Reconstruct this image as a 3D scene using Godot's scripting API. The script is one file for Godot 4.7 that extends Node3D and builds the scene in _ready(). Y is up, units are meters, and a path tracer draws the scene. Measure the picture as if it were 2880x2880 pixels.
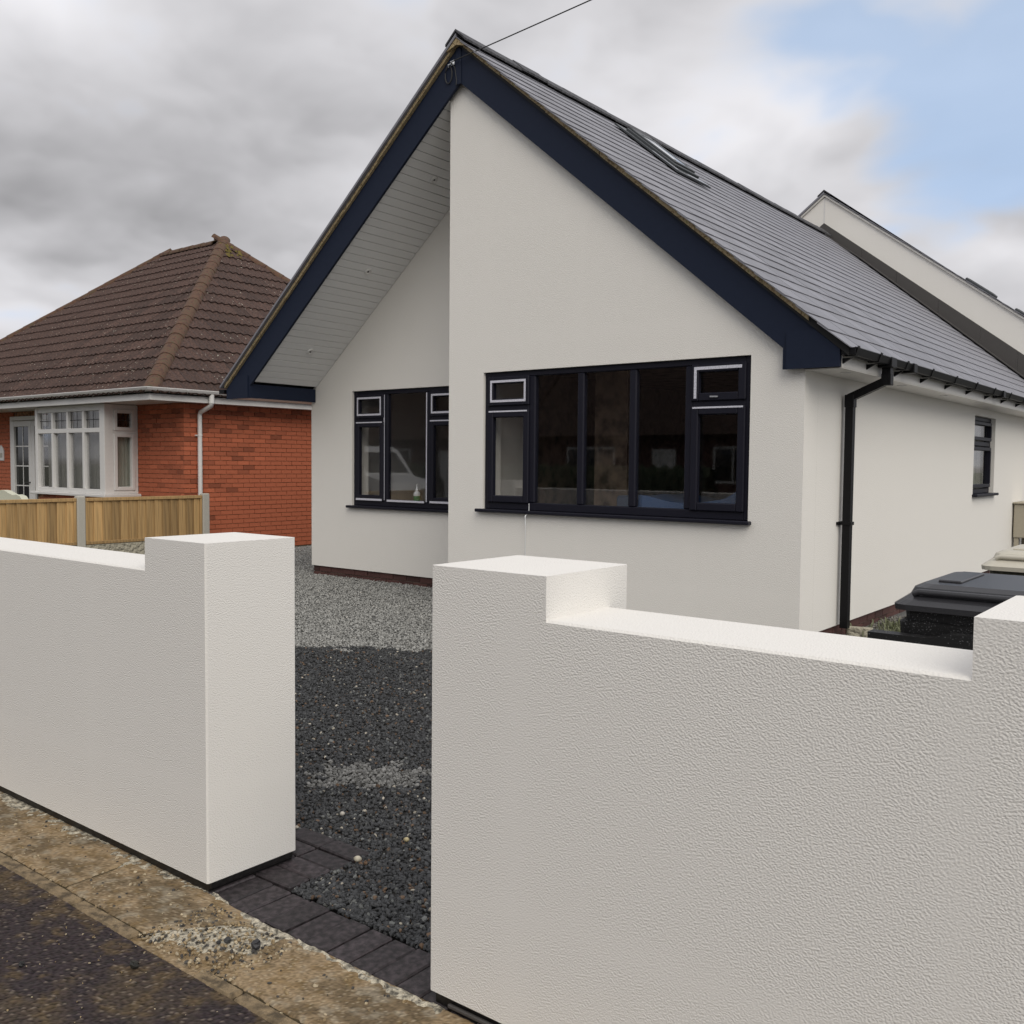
extends Node3D
# White rendered bungalow behind a low rendered garden wall, brick bungalow next door.
# x runs along the street to the right, z towards the viewer, metres.

const RX := -6.30      # x of the main ridge
const SL := 0.835      # rise per metre of the main roof
const ZF := -7.19      # gable wall face
const ZL := -8.14      # recessed wall face
const ZB := -7.12      # bargeboard face
const XS := -2.80      # side wall face
const XM := -6.48      # corner of the gable wall and the recess
const XW := -9.73      # left side wall face
const ZR := -17.0      # face of the taller rear part

var rng := RandomNumberGenerator.new()
var used := {}
var M := {}

class MB:
	var v := PackedVector3Array()
	var n := PackedVector3Array()
	var c := PackedColorArray()
	var ix := PackedInt32Array()
	var col := Color.WHITE
	var t := Transform3D()
	func turned(a: Array) -> Array:
		if t.basis.determinant() < 0.0:
			for i in range(0, a.size(), 3):
				var s = a[i + 1]
				a[i + 1] = a[i + 2]
				a[i + 2] = s
		return a
	func add(p: Vector3, nn: Vector3) -> int:
		v.append(t * p)
		n.append((t.basis * nn).normalized())
		c.append(col)
		return v.size() - 1
	func tri_out(a: Vector3, b: Vector3, d: Vector3, out: Vector3) -> void:
		var nn := (b - a).cross(d - a)
		if nn.length_squared() < 1e-16:
			return
		if nn.dot(out) < 0.0:
			var s := b
			b = d
			d = s
			nn = -nn
		nn = nn.normalized()
		var i := add(a, nn)
		add(b, nn)
		add(d, nn)
		ix.append_array(turned([i, i + 2, i + 1]))
	func quad_out(a: Vector3, b: Vector3, d: Vector3, e: Vector3, out: Vector3) -> void:
		var nn := (d - a).cross(e - b)
		if nn.length_squared() < 1e-16:
			return
		if nn.dot(out) < 0.0:
			var s := b
			b = e
			e = s
			nn = -nn
		nn = nn.normalized()
		var i := add(a, nn)
		add(b, nn)
		add(d, nn)
		add(e, nn)
		ix.append_array(turned([i, i + 2, i + 1, i, i + 3, i + 2]))
	func box(lo: Vector3, hi: Vector3) -> void:
		for a in 3:
			var b := (a + 1) % 3
			var k := (a + 2) % 3
			for s in 2:
				var out := Vector3.ZERO
				out[a] = s * 2.0 - 1.0
				var q := []
				for m in [[0, 0], [1, 0], [1, 1], [0, 1]]:
					var p := Vector3.ZERO
					p[a] = hi[a] if s else lo[a]
					p[b] = hi[b] if m[0] else lo[b]
					p[k] = hi[k] if m[1] else lo[k]
					q.append(p)
				quad_out(q[0], q[1], q[2], q[3], out)
	func _cp(lo: Vector3, hi: Vector3, s: Array, a: int, ch: float) -> Vector3:
		var p := Vector3.ZERO
		for k in 3:
			var e := 0.0 if k == a else ch
			p[k] = hi[k] - e if s[k] > 0 else lo[k] + e
		return p
	func cbox(lo: Vector3, hi: Vector3, ch: float) -> void:
		for a in 3:
			var b := (a + 1) % 3
			var k := (a + 2) % 3
			for s in [-1, 1]:
				var out := Vector3.ZERO
				out[a] = s
				var q := []
				for m in [[-1, -1], [1, -1], [1, 1], [-1, 1]]:
					var sg := [0, 0, 0]
					sg[a] = s
					sg[b] = m[0]
					sg[k] = m[1]
					q.append(_cp(lo, hi, sg, a, ch))
				quad_out(q[0], q[1], q[2], q[3], out)
			for s1 in [-1, 1]:
				for s2 in [-1, 1]:
					var q2 := []
					for m in [[-1, b], [1, b], [1, k], [-1, k]]:
						var sg := [0, 0, 0]
						sg[a] = m[0]
						sg[b] = s1
						sg[k] = s2
						q2.append(_cp(lo, hi, sg, m[1], ch))
					var out2 := Vector3.ZERO
					out2[b] = s1
					out2[k] = s2
					quad_out(q2[0], q2[1], q2[2], q2[3], out2)
		for sx in [-1, 1]:
			for sy in [-1, 1]:
				for sz in [-1, 1]:
					var sg := [sx, sy, sz]
					tri_out(_cp(lo, hi, sg, 0, ch), _cp(lo, hi, sg, 1, ch), _cp(lo, hi, sg, 2, ch), Vector3(sx, sy, sz))
	# polygon in (a, y); axis 2: a is x, pushed along z; axis 0: a is z, pushed along x; axis 1: (x, z) pushed along y
	func prism(poly: PackedVector2Array, w0: float, w1: float, axis := 2) -> void:
		var to3 := func(p: Vector2, w: float) -> Vector3:
			if axis == 2:
				return Vector3(p.x, p.y, w)
			if axis == 0:
				return Vector3(w, p.y, p.x)
			return Vector3(p.x, w, p.y)
		var out := Vector3.ZERO
		out[axis] = 1.0
		var tr := Geometry2D.triangulate_polygon(poly)
		for i in range(0, tr.size(), 3):
			tri_out(to3.call(poly[tr[i]], w1), to3.call(poly[tr[i + 1]], w1), to3.call(poly[tr[i + 2]], w1), out)
			tri_out(to3.call(poly[tr[i]], w0), to3.call(poly[tr[i + 1]], w0), to3.call(poly[tr[i + 2]], w0), -out)
		var area := 0.0
		for i in poly.size():
			area += poly[i].cross(poly[(i + 1) % poly.size()])
		for i in poly.size():
			var p := poly[i]
			var q := poly[(i + 1) % poly.size()]
			var o2 := Vector2(q.y - p.y, p.x - q.x) * signf(area)
			quad_out(to3.call(p, w0), to3.call(q, w0), to3.call(q, w1), to3.call(p, w1), to3.call(o2, 0.0))
	func tube(pts: Array, r: float, sides := 10, caps := true, squash := 1.0) -> void:
		var rings := []
		var up := Vector3.UP
		for i in pts.size():
			var d: Vector3 = (pts[mini(i + 1, pts.size() - 1)] - pts[maxi(i - 1, 0)]).normalized()
			if absf(d.dot(up)) > 0.95:
				up = Vector3.RIGHT if absf(d.x) < 0.9 else Vector3.BACK
			var s := d.cross(up).normalized()
			var w := s.cross(d).normalized()
			var ring := []
			for k in sides:
				var a := TAU * k / sides
				var nn := s * cos(a) + w * sin(a)
				ring.append(add(pts[i] + s * cos(a) * r + w * sin(a) * r * squash, nn))
			rings.append(ring)
		for i in pts.size() - 1:
			for k in sides:
				var k2 := (k + 1) % sides
				ix.append_array([rings[i][k], rings[i][k2], rings[i + 1][k2], rings[i][k], rings[i + 1][k2], rings[i + 1][k]])
		if caps:
			for e in [0, pts.size() - 1]:
				var o: Vector3 = pts[e] - pts[1 if e == 0 else e - 1]
				for k in range(1, sides - 1):
					tri_out(_at(rings[e][0]), _at(rings[e][k]), _at(rings[e][k + 1]), o)
	func _at(i: int) -> Vector3:
		return t.affine_inverse() * v[i]
	# square section swept along straight pieces
	func bar(a: Vector3, b: Vector3, w: float, h: float, up := Vector3.UP) -> void:
		var d := (b - a).normalized()
		if absf(d.dot(up)) > 0.99:
			up = Vector3.BACK
		var s := d.cross(up).normalized() * w * 0.5
		var u := s.cross(d).normalized() * h * 0.5
		var P := [a - s - u, a + s - u, a + s + u, a - s + u, b - s - u, b + s - u, b + s + u, b - s + u]
		quad_out(P[0], P[1], P[2], P[3], -d)
		quad_out(P[4], P[5], P[6], P[7], d)
		quad_out(P[0], P[1], P[5], P[4], -u)
		quad_out(P[3], P[2], P[6], P[7], u)
		quad_out(P[0], P[3], P[7], P[4], -s)
		quad_out(P[1], P[2], P[6], P[5], s)
	func lathe(profile: Array, sides := 16) -> void:
		for i in profile.size() - 1:
			var p: Vector2 = profile[i]
			var q: Vector2 = profile[i + 1]
			var sn := Vector2(q.y - p.y, p.x - q.x).normalized()
			for k in sides:
				var a := TAU * k / sides
				var b := TAU * (k + 1) / sides
				var ca := Vector3(cos(a), 0, sin(a))
				var cb := Vector3(cos(b), 0, sin(b))
				var i0 := add(ca * p.x + Vector3.UP * p.y, ca * sn.x + Vector3.UP * sn.y)
				add(cb * p.x + Vector3.UP * p.y, cb * sn.x + Vector3.UP * sn.y)
				add(cb * q.x + Vector3.UP * q.y, cb * sn.x + Vector3.UP * sn.y)
				add(ca * q.x + Vector3.UP * q.y, ca * sn.x + Vector3.UP * sn.y)
				ix.append_array([i0, i0 + 1, i0 + 2, i0, i0 + 2, i0 + 3])
	# grid of points, smooth normals, faces towards out
	func grid(pts: Array, w: int, h: int, out: Vector3) -> void:
		var base := v.size()
		for j in h:
			for i in w:
				var dx: Vector3 = pts[j * w + mini(i + 1, w - 1)] - pts[j * w + maxi(i - 1, 0)]
				var dy: Vector3 = pts[mini(j + 1, h - 1) * w + i] - pts[maxi(j - 1, 0) * w + i]
				var nn := dx.cross(dy)
				if nn.dot(out) < 0.0:
					nn = -nn
				add(pts[j * w + i], nn.normalized() if nn.length_squared() > 0.0 else out)
		var sum := 0.0
		for j in h - 1:
			for i in w - 1:
				sum += (pts[j * w + i + 1] - pts[j * w + i]).cross(pts[(j + 1) * w + i] - pts[j * w + i]).dot(out)
		var flip := sum < 0.0
		for j in h - 1:
			for i in w - 1:
				var p := base + j * w + i
				if flip:
					ix.append_array([p, p + 1, p + w + 1, p, p + w + 1, p + w])
				else:
					ix.append_array([p, p + w + 1, p + 1, p, p + w, p + w + 1])
	func mesh(mat: Material) -> ArrayMesh:
		var a := []
		a.resize(Mesh.ARRAY_MAX)
		a[Mesh.ARRAY_VERTEX] = v
		a[Mesh.ARRAY_NORMAL] = n
		a[Mesh.ARRAY_COLOR] = c
		a[Mesh.ARRAY_INDEX] = ix
		var m := ArrayMesh.new()
		m.add_surface_from_arrays(Mesh.PRIMITIVE_TRIANGLES, a)
		m.surface_set_material(0, mat)
		return m

# ---------------------------------------------------------------- nodes
func numbered(called: String) -> String:
	used[called] = used.get(called, -1) + 1
	return called if used[called] == 0 else "%s_%03d" % [called, used[called]]

func tag(o: Node, label: String, category: String, group := "", kind := "") -> Node:
	if label:
		o.set_meta("label", label)
	if category:
		o.set_meta("category", category)
	if group:
		o.set_meta("group", group)
	if kind:
		o.set_meta("kind", kind)
	return o

func thing(called: String, at: Vector3, label: String, category: String, group := "") -> Node3D:
	var o := Node3D.new()
	o.name = numbered(called)
	add_child(o)
	o.position = at
	tag(o, label, category, group)
	return o

# mesh b is given in world coordinates; it becomes a child of parent, placed so that it stays there
func part(called: String, b: MB, mat: Material, parent: Node3D) -> MeshInstance3D:
	return inst(called, b.mesh(mat), parent, Vector3.ZERO)

func inst(called: String, m: Mesh, parent: Node3D, at: Vector3, basis := Basis()) -> MeshInstance3D:
	var o := MeshInstance3D.new()
	o.mesh = m
	o.name = called
	parent.add_child(o, true)
	var g := Transform3D(basis, at)
	var p: Node3D = parent
	var pt := Transform3D()
	while p != self and p != null:
		pt = p.transform * pt
		p = p.get_parent() as Node3D
	o.transform = pt.affine_inverse() * g
	return o

func single(called: String, b: MB, mat: Material, label: String, category: String, group := "", kind := "") -> MeshInstance3D:
	var o := MeshInstance3D.new()
	o.mesh = b.mesh(mat)
	o.name = numbered(called)
	add_child(o)
	tag(o, label, category, group, kind)
	return o

func structure(called: String, b: MB, mat: Material) -> MeshInstance3D:
	return single(called, b, mat, "", "", "", "structure")

# ---------------------------------------------------------------- materials
func lin(r: float, g: float, b: float, a := 1.0) -> Color:
	var k := Color(r, g, b).linear_to_srgb()
	k.a = a
	return k

func noise_tex(freq: float, seed_: int, stops: Array, octaves := 4, size := 512, kind := FastNoiseLite.TYPE_SIMPLEX_SMOOTH, fract := FastNoiseLite.FRACTAL_FBM) -> NoiseTexture2D:
	var f := FastNoiseLite.new()
	f.noise_type = kind
	f.seed = seed_
	f.frequency = freq
	f.fractal_type = fract
	f.fractal_octaves = octaves
	var x := NoiseTexture2D.new()
	x.width = size
	x.height = size
	x.seamless = true
	x.seamless_blend_skirt = 0.2
	x.generate_mipmaps = false
	x.noise = f
	if stops:
		var g := Gradient.new()
		var off := PackedFloat32Array()
		var cs := PackedColorArray()
		for s in stops:
			off.append(s[0])
			cs.append(s[1] if s[1] is Color else Color(s[1], s[1], s[1]))
		g.offsets = off
		g.colors = cs
		x.color_ramp = g
	return x

func mat(called: String, col: Color, rough := 0.8, opts := {}) -> StandardMaterial3D:
	var m := StandardMaterial3D.new()
	m.resource_name = called
	m.albedo_color = col
	m.roughness = rough
	m.metallic_specular = opts.get("spec", 0.5)
	m.metallic = opts.get("metal", 0.0)
	if opts.has("tex") or opts.has("bump") or opts.has("rtex"):
		m.uv1_triplanar = true
		m.uv1_world_triplanar = opts.get("world", true)
		m.uv1_triplanar_sharpness = 8.0
		var s = opts.get("scale", 1.0)
		m.uv1_scale = s if s is Vector3 else Vector3(s, s, s)
	if opts.has("tex"):
		m.albedo_texture = opts.tex
	if opts.has("rtex"):
		m.roughness_texture = opts.rtex
		m.roughness_texture_channel = BaseMaterial3D.TEXTURE_CHANNEL_RED
	if opts.has("bump"):
		m.heightmap_enabled = true
		m.heightmap_texture = opts.bump
		m.heightmap_scale = opts.get("depth", 0.1)
	if opts.has("detail"):
		m.detail_enabled = true
		m.detail_albedo = opts.detail
		m.detail_blend_mode = BaseMaterial3D.BLEND_MODE_MUL
		m.detail_uv_layer = BaseMaterial3D.DETAIL_UV_2
		m.uv2_triplanar = true
		m.uv2_world_triplanar = true
		m.uv2_triplanar_sharpness = 8.0
		var s2: float = opts.get("scale2", 0.3)
		m.uv2_scale = Vector3(s2, s2, s2)
	m.vertex_color_use_as_albedo = opts.get("vc", false)
	return m

func materials() -> void:
	var bumpy := noise_tex(0.14, 3, [], 3, 1024)
	var bumpy2 := noise_tex(0.10, 8, [], 3, 1024)
	var grain := noise_tex(0.12, 5, [[0.0, 0.78], [0.5, 0.93], [1.0, 1.0]], 3)
	var soft := noise_tex(0.03, 6, [[0.0, 0.965], [0.5, 0.99], [1.0, 1.0]], 4)
	var blotch := noise_tex(0.014, 9, [[0.2, 0.55], [0.5, 0.85], [0.8, 1.0]], 5)
	var streak := noise_tex(0.02, 12, [[0.2, 0.6], [0.55, 0.92], [0.85, 1.0]], 5)
	var rough_grain := noise_tex(0.2, 15, [], 3)
	M.wall_render = mat("garden wall render", lin(0.785, 0.766, 0.73), 0.9, {"bump": bumpy, "depth": 0.19, "scale": Vector3(0.95, 1.15, 0.95), "spec": 0.25})
	M.render = mat("house render", lin(0.82, 0.797, 0.748), 0.9, {"bump": bumpy2, "depth": 0.22, "scale": 0.9, "spec": 0.25})
	M.upvc = mat("white plastic", lin(0.72, 0.71, 0.69), 0.35, {"tex": soft, "scale": 1.3})
	M.soffit = mat("white soffit board", lin(0.78, 0.78, 0.77), 0.45)
	M.fascia = mat("white fascia board", lin(0.66, 0.64, 0.60), 0.4, {"tex": soft, "scale": 1.1})
	M.navy = mat("navy board", lin(0.0125, 0.0185, 0.038), 0.6, {"spec": 0.3, "tex": soft, "scale": 0.8}) #, {"tex": soft, "scale": 0.8})
	M.frame = mat("anthracite window frame", lin(0.011, 0.011, 0.019), 0.45, {"spec": 0.33})
	M.film = mat("pale protective tape", lin(0.72, 0.72, 0.80), 0.45, {"tex": grain, "scale": 1.0})
	M.glass = mat("window glass", Color(0.05, 0.06, 0.06, 0.06), 0.02)
	M.glass.transparency = BaseMaterial3D.TRANSPARENCY_ALPHA
	M.black = mat("black plastic pipe", lin(0.006, 0.006, 0.007), 0.45, {"spec": 0.3})
	M.slate = []
	for k in 4:
		var d: float = [0.88, 1.0, 1.12, 0.95][k]
		M.slate.append(mat("grey slate", lin(0.25 * d, 0.25 * d, 0.28 * d), 0.55, {"tex": grain, "scale": 2.0, "bump": rough_grain, "depth": 0.05}))
	M.under = mat("roof underlay", lin(0.02, 0.02, 0.02), 0.9)
	M.ridge = mat("dark ridge tile", lin(0.075, 0.075, 0.083), 0.7, {"tex": blotch, "scale": 2.0, "bump": rough_grain, "depth": 0.1})
	M.verge = mat("weathered verge mortar", lin(0.46, 0.385, 0.275), 0.95, {"tex": noise_tex(0.03, 21, [[0.15, Color(0.6, 0.56, 0.48)], [0.4, Color(0.88, 0.84, 0.75)], [0.6, Color(1, 0.97, 0.9)], [0.85, Color(0.72, 0.76, 0.58)]], 5), "scale": 1.6, "bump": rough_grain, "depth": 0.4})
	M.lead = mat("grey flashing sheet", lin(0.085, 0.079, 0.075), 0.7, {"tex": soft, "scale": 0.5, "detail": grain, "scale2": 3.0})
	M.vmetal = mat("grey skylight metal", lin(0.045, 0.05, 0.054), 0.4)
	M.silver = mat("bare aluminium", lin(0.6, 0.62, 0.65), 0.3, {"metal": 0.7})
	M.plaster = mat("bare pink plaster", lin(0.30, 0.22, 0.16), 0.9, {"tex": blotch, "scale": 0.6})
	M.floor = mat("timber floor", lin(0.09, 0.06, 0.045), 0.7, {"tex": streak, "scale": 1.0})
	M.blue = mat("blue plastic sheet", lin(0.03, 0.085, 0.21), 0.4)
	M.greyblue = mat("grey blue plastic crate", lin(0.09, 0.12, 0.18), 0.5)
	M.paleplastic = mat("pale plastic", lin(0.75, 0.77, 0.78), 0.35)
	M.greenlabel = mat("green print", lin(0.03, 0.18, 0.07), 0.5)
	M.plinth = []
	M.brick = []
	for k in 5:
		var d: float = [0.58, 0.88, 1.0, 1.15, 0.76][k]
		M.plinth.append(mat("dark red brick", lin(0.10 * d, 0.042 * d, 0.036 * d), 0.85, {"tex": grain, "scale": 3.0}))
		M.brick.append(mat("orange red brick", lin(0.46 * d, 0.128 * d, 0.060 * d), 0.85, {"tex": soft, "scale": 2.2, "bump": rough_grain, "depth": 0.12}))
	M.mortar = mat("orange mortar", lin(0.50, 0.26, 0.15), 0.95, {"tex": blotch, "scale": 1.5})
	M.pmortar = mat("grey mortar", lin(0.20, 0.15, 0.12), 0.95, {"tex": grain, "scale": 2.0})
	M.tile = []
	for k in 5:
		var d: float = [0.75, 0.9, 1.0, 1.15, 0.85][k]
		M.tile.append(mat("brown concrete tile", lin(0.085 * d, 0.047 * d, 0.036 * d), 0.85, {"tex": noise_tex(0.06, 30 + k, [[0.0, 0.55], [0.45, 0.85], [0.72, 1.0], [0.76, Color(1, 1, 1)], [0.80, Color(1, 1, 1)]], 4, 256), "scale": 1.4, "bump": rough_grain, "depth": 0.15}))
	M.lichen = mat("pale lichen", lin(0.50, 0.46, 0.38), 0.95)
	M.hip = mat("red brown hip tile", lin(0.115, 0.072, 0.052), 0.85, {"tex": noise_tex(0.02, 41, [[0.2, Color(0.72, 0.66, 0.62)], [0.45, Color(1, 0.88, 0.8)], [0.7, Color(0.86, 0.9, 0.78)]], 5), "scale": 1.0, "bump": rough_grain, "depth": 0.15})
	M.moss = mat("yellow moss", lin(0.16, 0.125, 0.03), 0.95, {"tex": grain, "scale": 3.0})
	M.concrete = mat("concrete post", lin(0.52, 0.50, 0.44), 0.9, {"tex": grain, "scale": 1.3, "bump": rough_grain, "depth": 0.1})
	M.board = []
	for k in 5:
		var d: float = [0.66, 0.82, 0.92, 1.05, 1.2][k]
		M.board.append(mat("pressure treated timber", lin(0.56 * d, 0.36 * d, 0.155 * d), 0.8, {"tex": noise_tex(0.022, 50 + k, [[0.2, 0.84], [0.5, 0.95], [0.8, 1.0]], 4, 256), "scale": Vector3(5.0, 0.22, 5.0)}))
	M.rockface = mat("rock faced concrete", lin(0.45, 0.42, 0.33), 0.95, {"tex": grain, "scale": 1.3, "bump": noise_tex(0.018, 55, [], 3), "depth": 3.0})
	M.stonecream = mat("cream cast stone", lin(0.58, 0.58, 0.47), 0.9, {"tex": soft, "scale": 1.2})
	M.curtain = mat("net curtain", lin(0.22, 0.22, 0.21), 0.9)
	M.blind = mat("pale green blind", lin(0.40, 0.43, 0.37), 0.8)
	M.leadcame = mat("window lead", lin(0.03, 0.03, 0.03), 0.6)
	M.tarmac = mat("worn tarmac", lin(0.075, 0.06, 0.052), 0.92, {"tex": noise_tex(0.10, 61, [[0.2, 0.3], [0.45, 0.7], [0.6, 0.95], [0.75, 1.0]], 3, 1024), "scale": 1.2, "bump": noise_tex(0.16, 62, [], 3, 1024), "depth": 0.6, "detail": noise_tex(0.02, 63, [[0.3, Color(0.76, 0.72, 0.76)], [0.48, Color(0.86, 0.79, 0.76)], [0.6, Color(0.95, 0.85, 0.74)], [0.75, Color(1, 0.92, 0.78)]], 7), "scale2": 0.4})
	M.slab = mat("stained concrete slab", lin(0.36, 0.28, 0.185), 0.95, {"tex": noise_tex(0.01, 65, [[0.2, Color(0.78, 0.74, 0.66)], [0.4, Color(0.9, 0.84, 0.74)], [0.55, Color(1.0, 0.93, 0.8)], [0.72, Color(0.95, 0.96, 0.94)]], 7, 1024), "scale": 0.8, "bump": noise_tex(0.11, 66, [], 4, 1024), "depth": 0.28, "detail": noise_tex(0.15, 67, [[0.25, 0.5], [0.42, 0.9], [0.6, 0.97], [0.75, 1.0]], 3), "scale2": 1.3})
	M.edging = mat("edging stone", lin(0.31, 0.23, 0.135), 0.95, {"tex": streak, "scale": 1.6, "bump": noise_tex(0.08, 68, [], 4), "depth": 0.4, "detail": grain, "scale2": 3.0})
	M.crust = mat("spilt mortar", lin(0.56, 0.51, 0.40), 0.95, {"tex": noise_tex(0.03, 69, [[0.2, 0.5], [0.45, 0.85], [0.7, 1.0]], 5), "scale": 2.0, "bump": noise_tex(0.05, 70, [], 5), "depth": 1.2})
	M.stained = mat("stained mineral surface", Color.WHITE, 0.95, {"vc": true, "spec": 0.3})
	M.paver = []
	for k in 4:
		var d: float = [0.8, 0.95, 1.05, 1.2][k]
		M.paver.append(mat("charcoal paver", lin(0.058 * d, 0.046 * d, 0.051 * d), 0.62, {"tex": streak, "scale": 3.0, "bump": rough_grain, "depth": 0.12, "detail": noise_tex(0.06, 80 + k, [[0.3, 0.75], [0.6, 1.0], [0.75, 1.0]], 4, 256), "scale2": 2.0}))
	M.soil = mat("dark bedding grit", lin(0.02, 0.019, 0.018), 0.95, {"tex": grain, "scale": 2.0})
	M.damp = mat("black bitumen base", lin(0.012, 0.011, 0.011), 0.45, {"tex": streak, "scale": 4.0})
	M.earth = mat("rough ground", lin(0.10, 0.10, 0.06), 0.95, {"tex": blotch, "scale": 0.2})
	M.drive = mat("gravel bed", lin(0.25, 0.25, 0.24), 0.95, {"tex": noise_tex(0.15, 90, [[0.2, 0.4], [0.6, 0.9], [0.85, 1.0]], 3), "scale": 1.6, "bump": noise_tex(0.08, 91, [], 3), "depth": 1.5})
	M.pebble = mat("gravel stone", Color.WHITE, 0.6, {"vc": true})
	var specks := noise_tex(0.16, 95, [[0.0, 0.21], [0.73, 0.23], [0.78, 0.9]], 2)
	M.bin = mat("weathered black bin plastic", lin(0.24, 0.24, 0.25), 0.5, {"tex": specks, "scale": 1.6, "spec": 0.4})
	M.binlid = mat("faded black bin lid", lin(0.032, 0.032, 0.036), 0.33, {"tex": grain, "scale": 2.5})
	M.creamlid = mat("cream bin lid", lin(0.52, 0.49, 0.41), 0.55, {"tex": soft, "scale": 2.0})
	M.olive = mat("olive bin plastic", lin(0.13, 0.125, 0.08), 0.6, {"tex": blotch, "scale": 2.0})
	M.cabinet = mat("beige painted board", lin(0.40, 0.36, 0.28), 0.7, {"tex": soft, "scale": 1.0})
	M.rust = mat("red brown timber", lin(0.10, 0.035, 0.02), 0.8)
	M.weed = mat("dull green grass", lin(0.14, 0.15, 0.085), 0.8)
	M.weed.backlight_enabled = true
	M.weed.backlight = lin(0.05, 0.06, 0.02)
	M.cable = mat("black cable", lin(0.03, 0.03, 0.03), 0.6)
	M.pole = mat("tarred timber pole", lin(0.07, 0.05, 0.035), 0.9, {"tex": streak, "scale": 1.0})
	M.vanwhite = mat("white van paint", lin(0.72, 0.73, 0.74), 0.25)
	M.rubber = mat("tyre rubber", lin(0.02, 0.02, 0.02), 0.8)
	M.darkglass = mat("dark glass", lin(0.01, 0.012, 0.014), 0.05)
	M.hedge = mat("hedge leaf", lin(0.03, 0.05, 0.02), 0.8, {"tex": grain, "scale": 2.0})

# ---------------------------------------------------------------- sky
func sky_material() -> PanoramaSkyMaterial:
	var w := 2048
	var h := 1024
	var big := FastNoiseLite.new()
	big.noise_type = FastNoiseLite.TYPE_SIMPLEX_SMOOTH
	big.seed = 17
	big.frequency = 1.0
	big.fractal_octaves = 5
	big.fractal_gain = 0.5
	var fine := FastNoiseLite.new()
	fine.noise_type = FastNoiseLite.TYPE_SIMPLEX_SMOOTH
	fine.seed = 41
	fine.frequency = 1.0
	fine.fractal_octaves = 5
	var data := PackedFloat32Array()
	data.resize(w * h * 3)
	# broad shapes of this sky: azimuth, elevation, spreads in degrees, brightness, cover
	var shapes := [[-65.0, 22.5, 5.0, 2.5, 0.16, 0.0], [-60.0, 15.5, 11.0, 3.6, -0.19, 0.3], [-47.0, 21.0, 8.0, 3.0, -0.06, 0.2], [-67.0, 7.5, 7.0, 2.5, 0.13, 0.1], [-46.0, 13.0, 6.0, 4.0, 0.05, 0.2], [-27.0, 17.5, 9.0, 5.0, 0.10, 0.2], [-12.0, 17.0, 8.0, 5.5, 0.0, -0.95], [-22.5, 23.0, 5.0, 2.2, 0.05, -0.55], [-10.5, 10.5, 5.0, 1.8, 0.12, 0.8], [-20.5, 15.5, 4.5, 3.0, 0.10, 0.5]]
	for j in h:
		var el := (0.5 - (j + 0.5) / h) * PI
		if el < -0.02:
			for i in w:
				var q := (j * w + i) * 3
				data[q] = 0.20
				data[q + 1] = 0.19
				data[q + 2] = 0.18
			continue
		var sy := sin(el)
		var cy := cos(el)
		for i in w:
			var a := ((i + 0.5) / w - 0.25) * TAU
			var d := Vector3(cos(a) * cy, sy, sin(a) * cy)
			var k := 1.0 / (maxf(sy, 0.0) + 0.22)
			var px := d.x * k
			var pz := d.z * k
			var n1 := big.get_noise_3d(px * 0.55, 0.3, pz * 0.55)
			var n2 := fine.get_noise_3d(px * 1.5 + n1 * 0.5, 4.0, pz * 1.5)
			var n3 := fine.get_noise_3d(px * 4.2 + n2 * 0.8, 9.0, pz * 4.2)
			var az := rad_to_deg(atan2(d.x, -d.z))
			var eld := rad_to_deg(el)
			var cover := 0.75 + n1 * 0.55 + n2 * 0.7 + n3 * 0.45
			var b := 0.54 - 0.18 * (n1 + 0.9 * n2 + 0.55 * n3)
			for q in shapes:
				var da: float = az - q[0]
				if da > 180.0:
					da -= 360.0
				elif da < -180.0:
					da += 360.0
				var g: float = pow((da + n2 * 4.0) / q[2], 2.0) + pow((eld - q[1] + n2 * 2.0) / q[3], 2.0)
				if g < 9.0:
					g = exp(-g)
					b += g * q[4]
					cover += g * q[5]
			var cl := 0.24 + 0.76 * smoothstep(0.0, 0.75, cover)
			var bl := lerpf(1.0, 0.72, smoothstep(0.1, 0.6, sy))
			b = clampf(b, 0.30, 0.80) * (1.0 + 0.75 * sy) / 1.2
			var q2 := (j * w + i) * 3
			data[q2] = lerpf(0.36 * bl, b * 0.995, cl)
			data[q2 + 1] = lerpf(0.52 * bl, b * 0.985, cl)
			data[q2 + 2] = lerpf(0.77 * bl, b * 1.02, cl)
	var im := Image.create_from_data(w, h, false, Image.FORMAT_RGBF, data.to_byte_array())
	var s := PanoramaSkyMaterial.new()
	s.panorama = ImageTexture.create_from_image(im)
	return s

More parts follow.
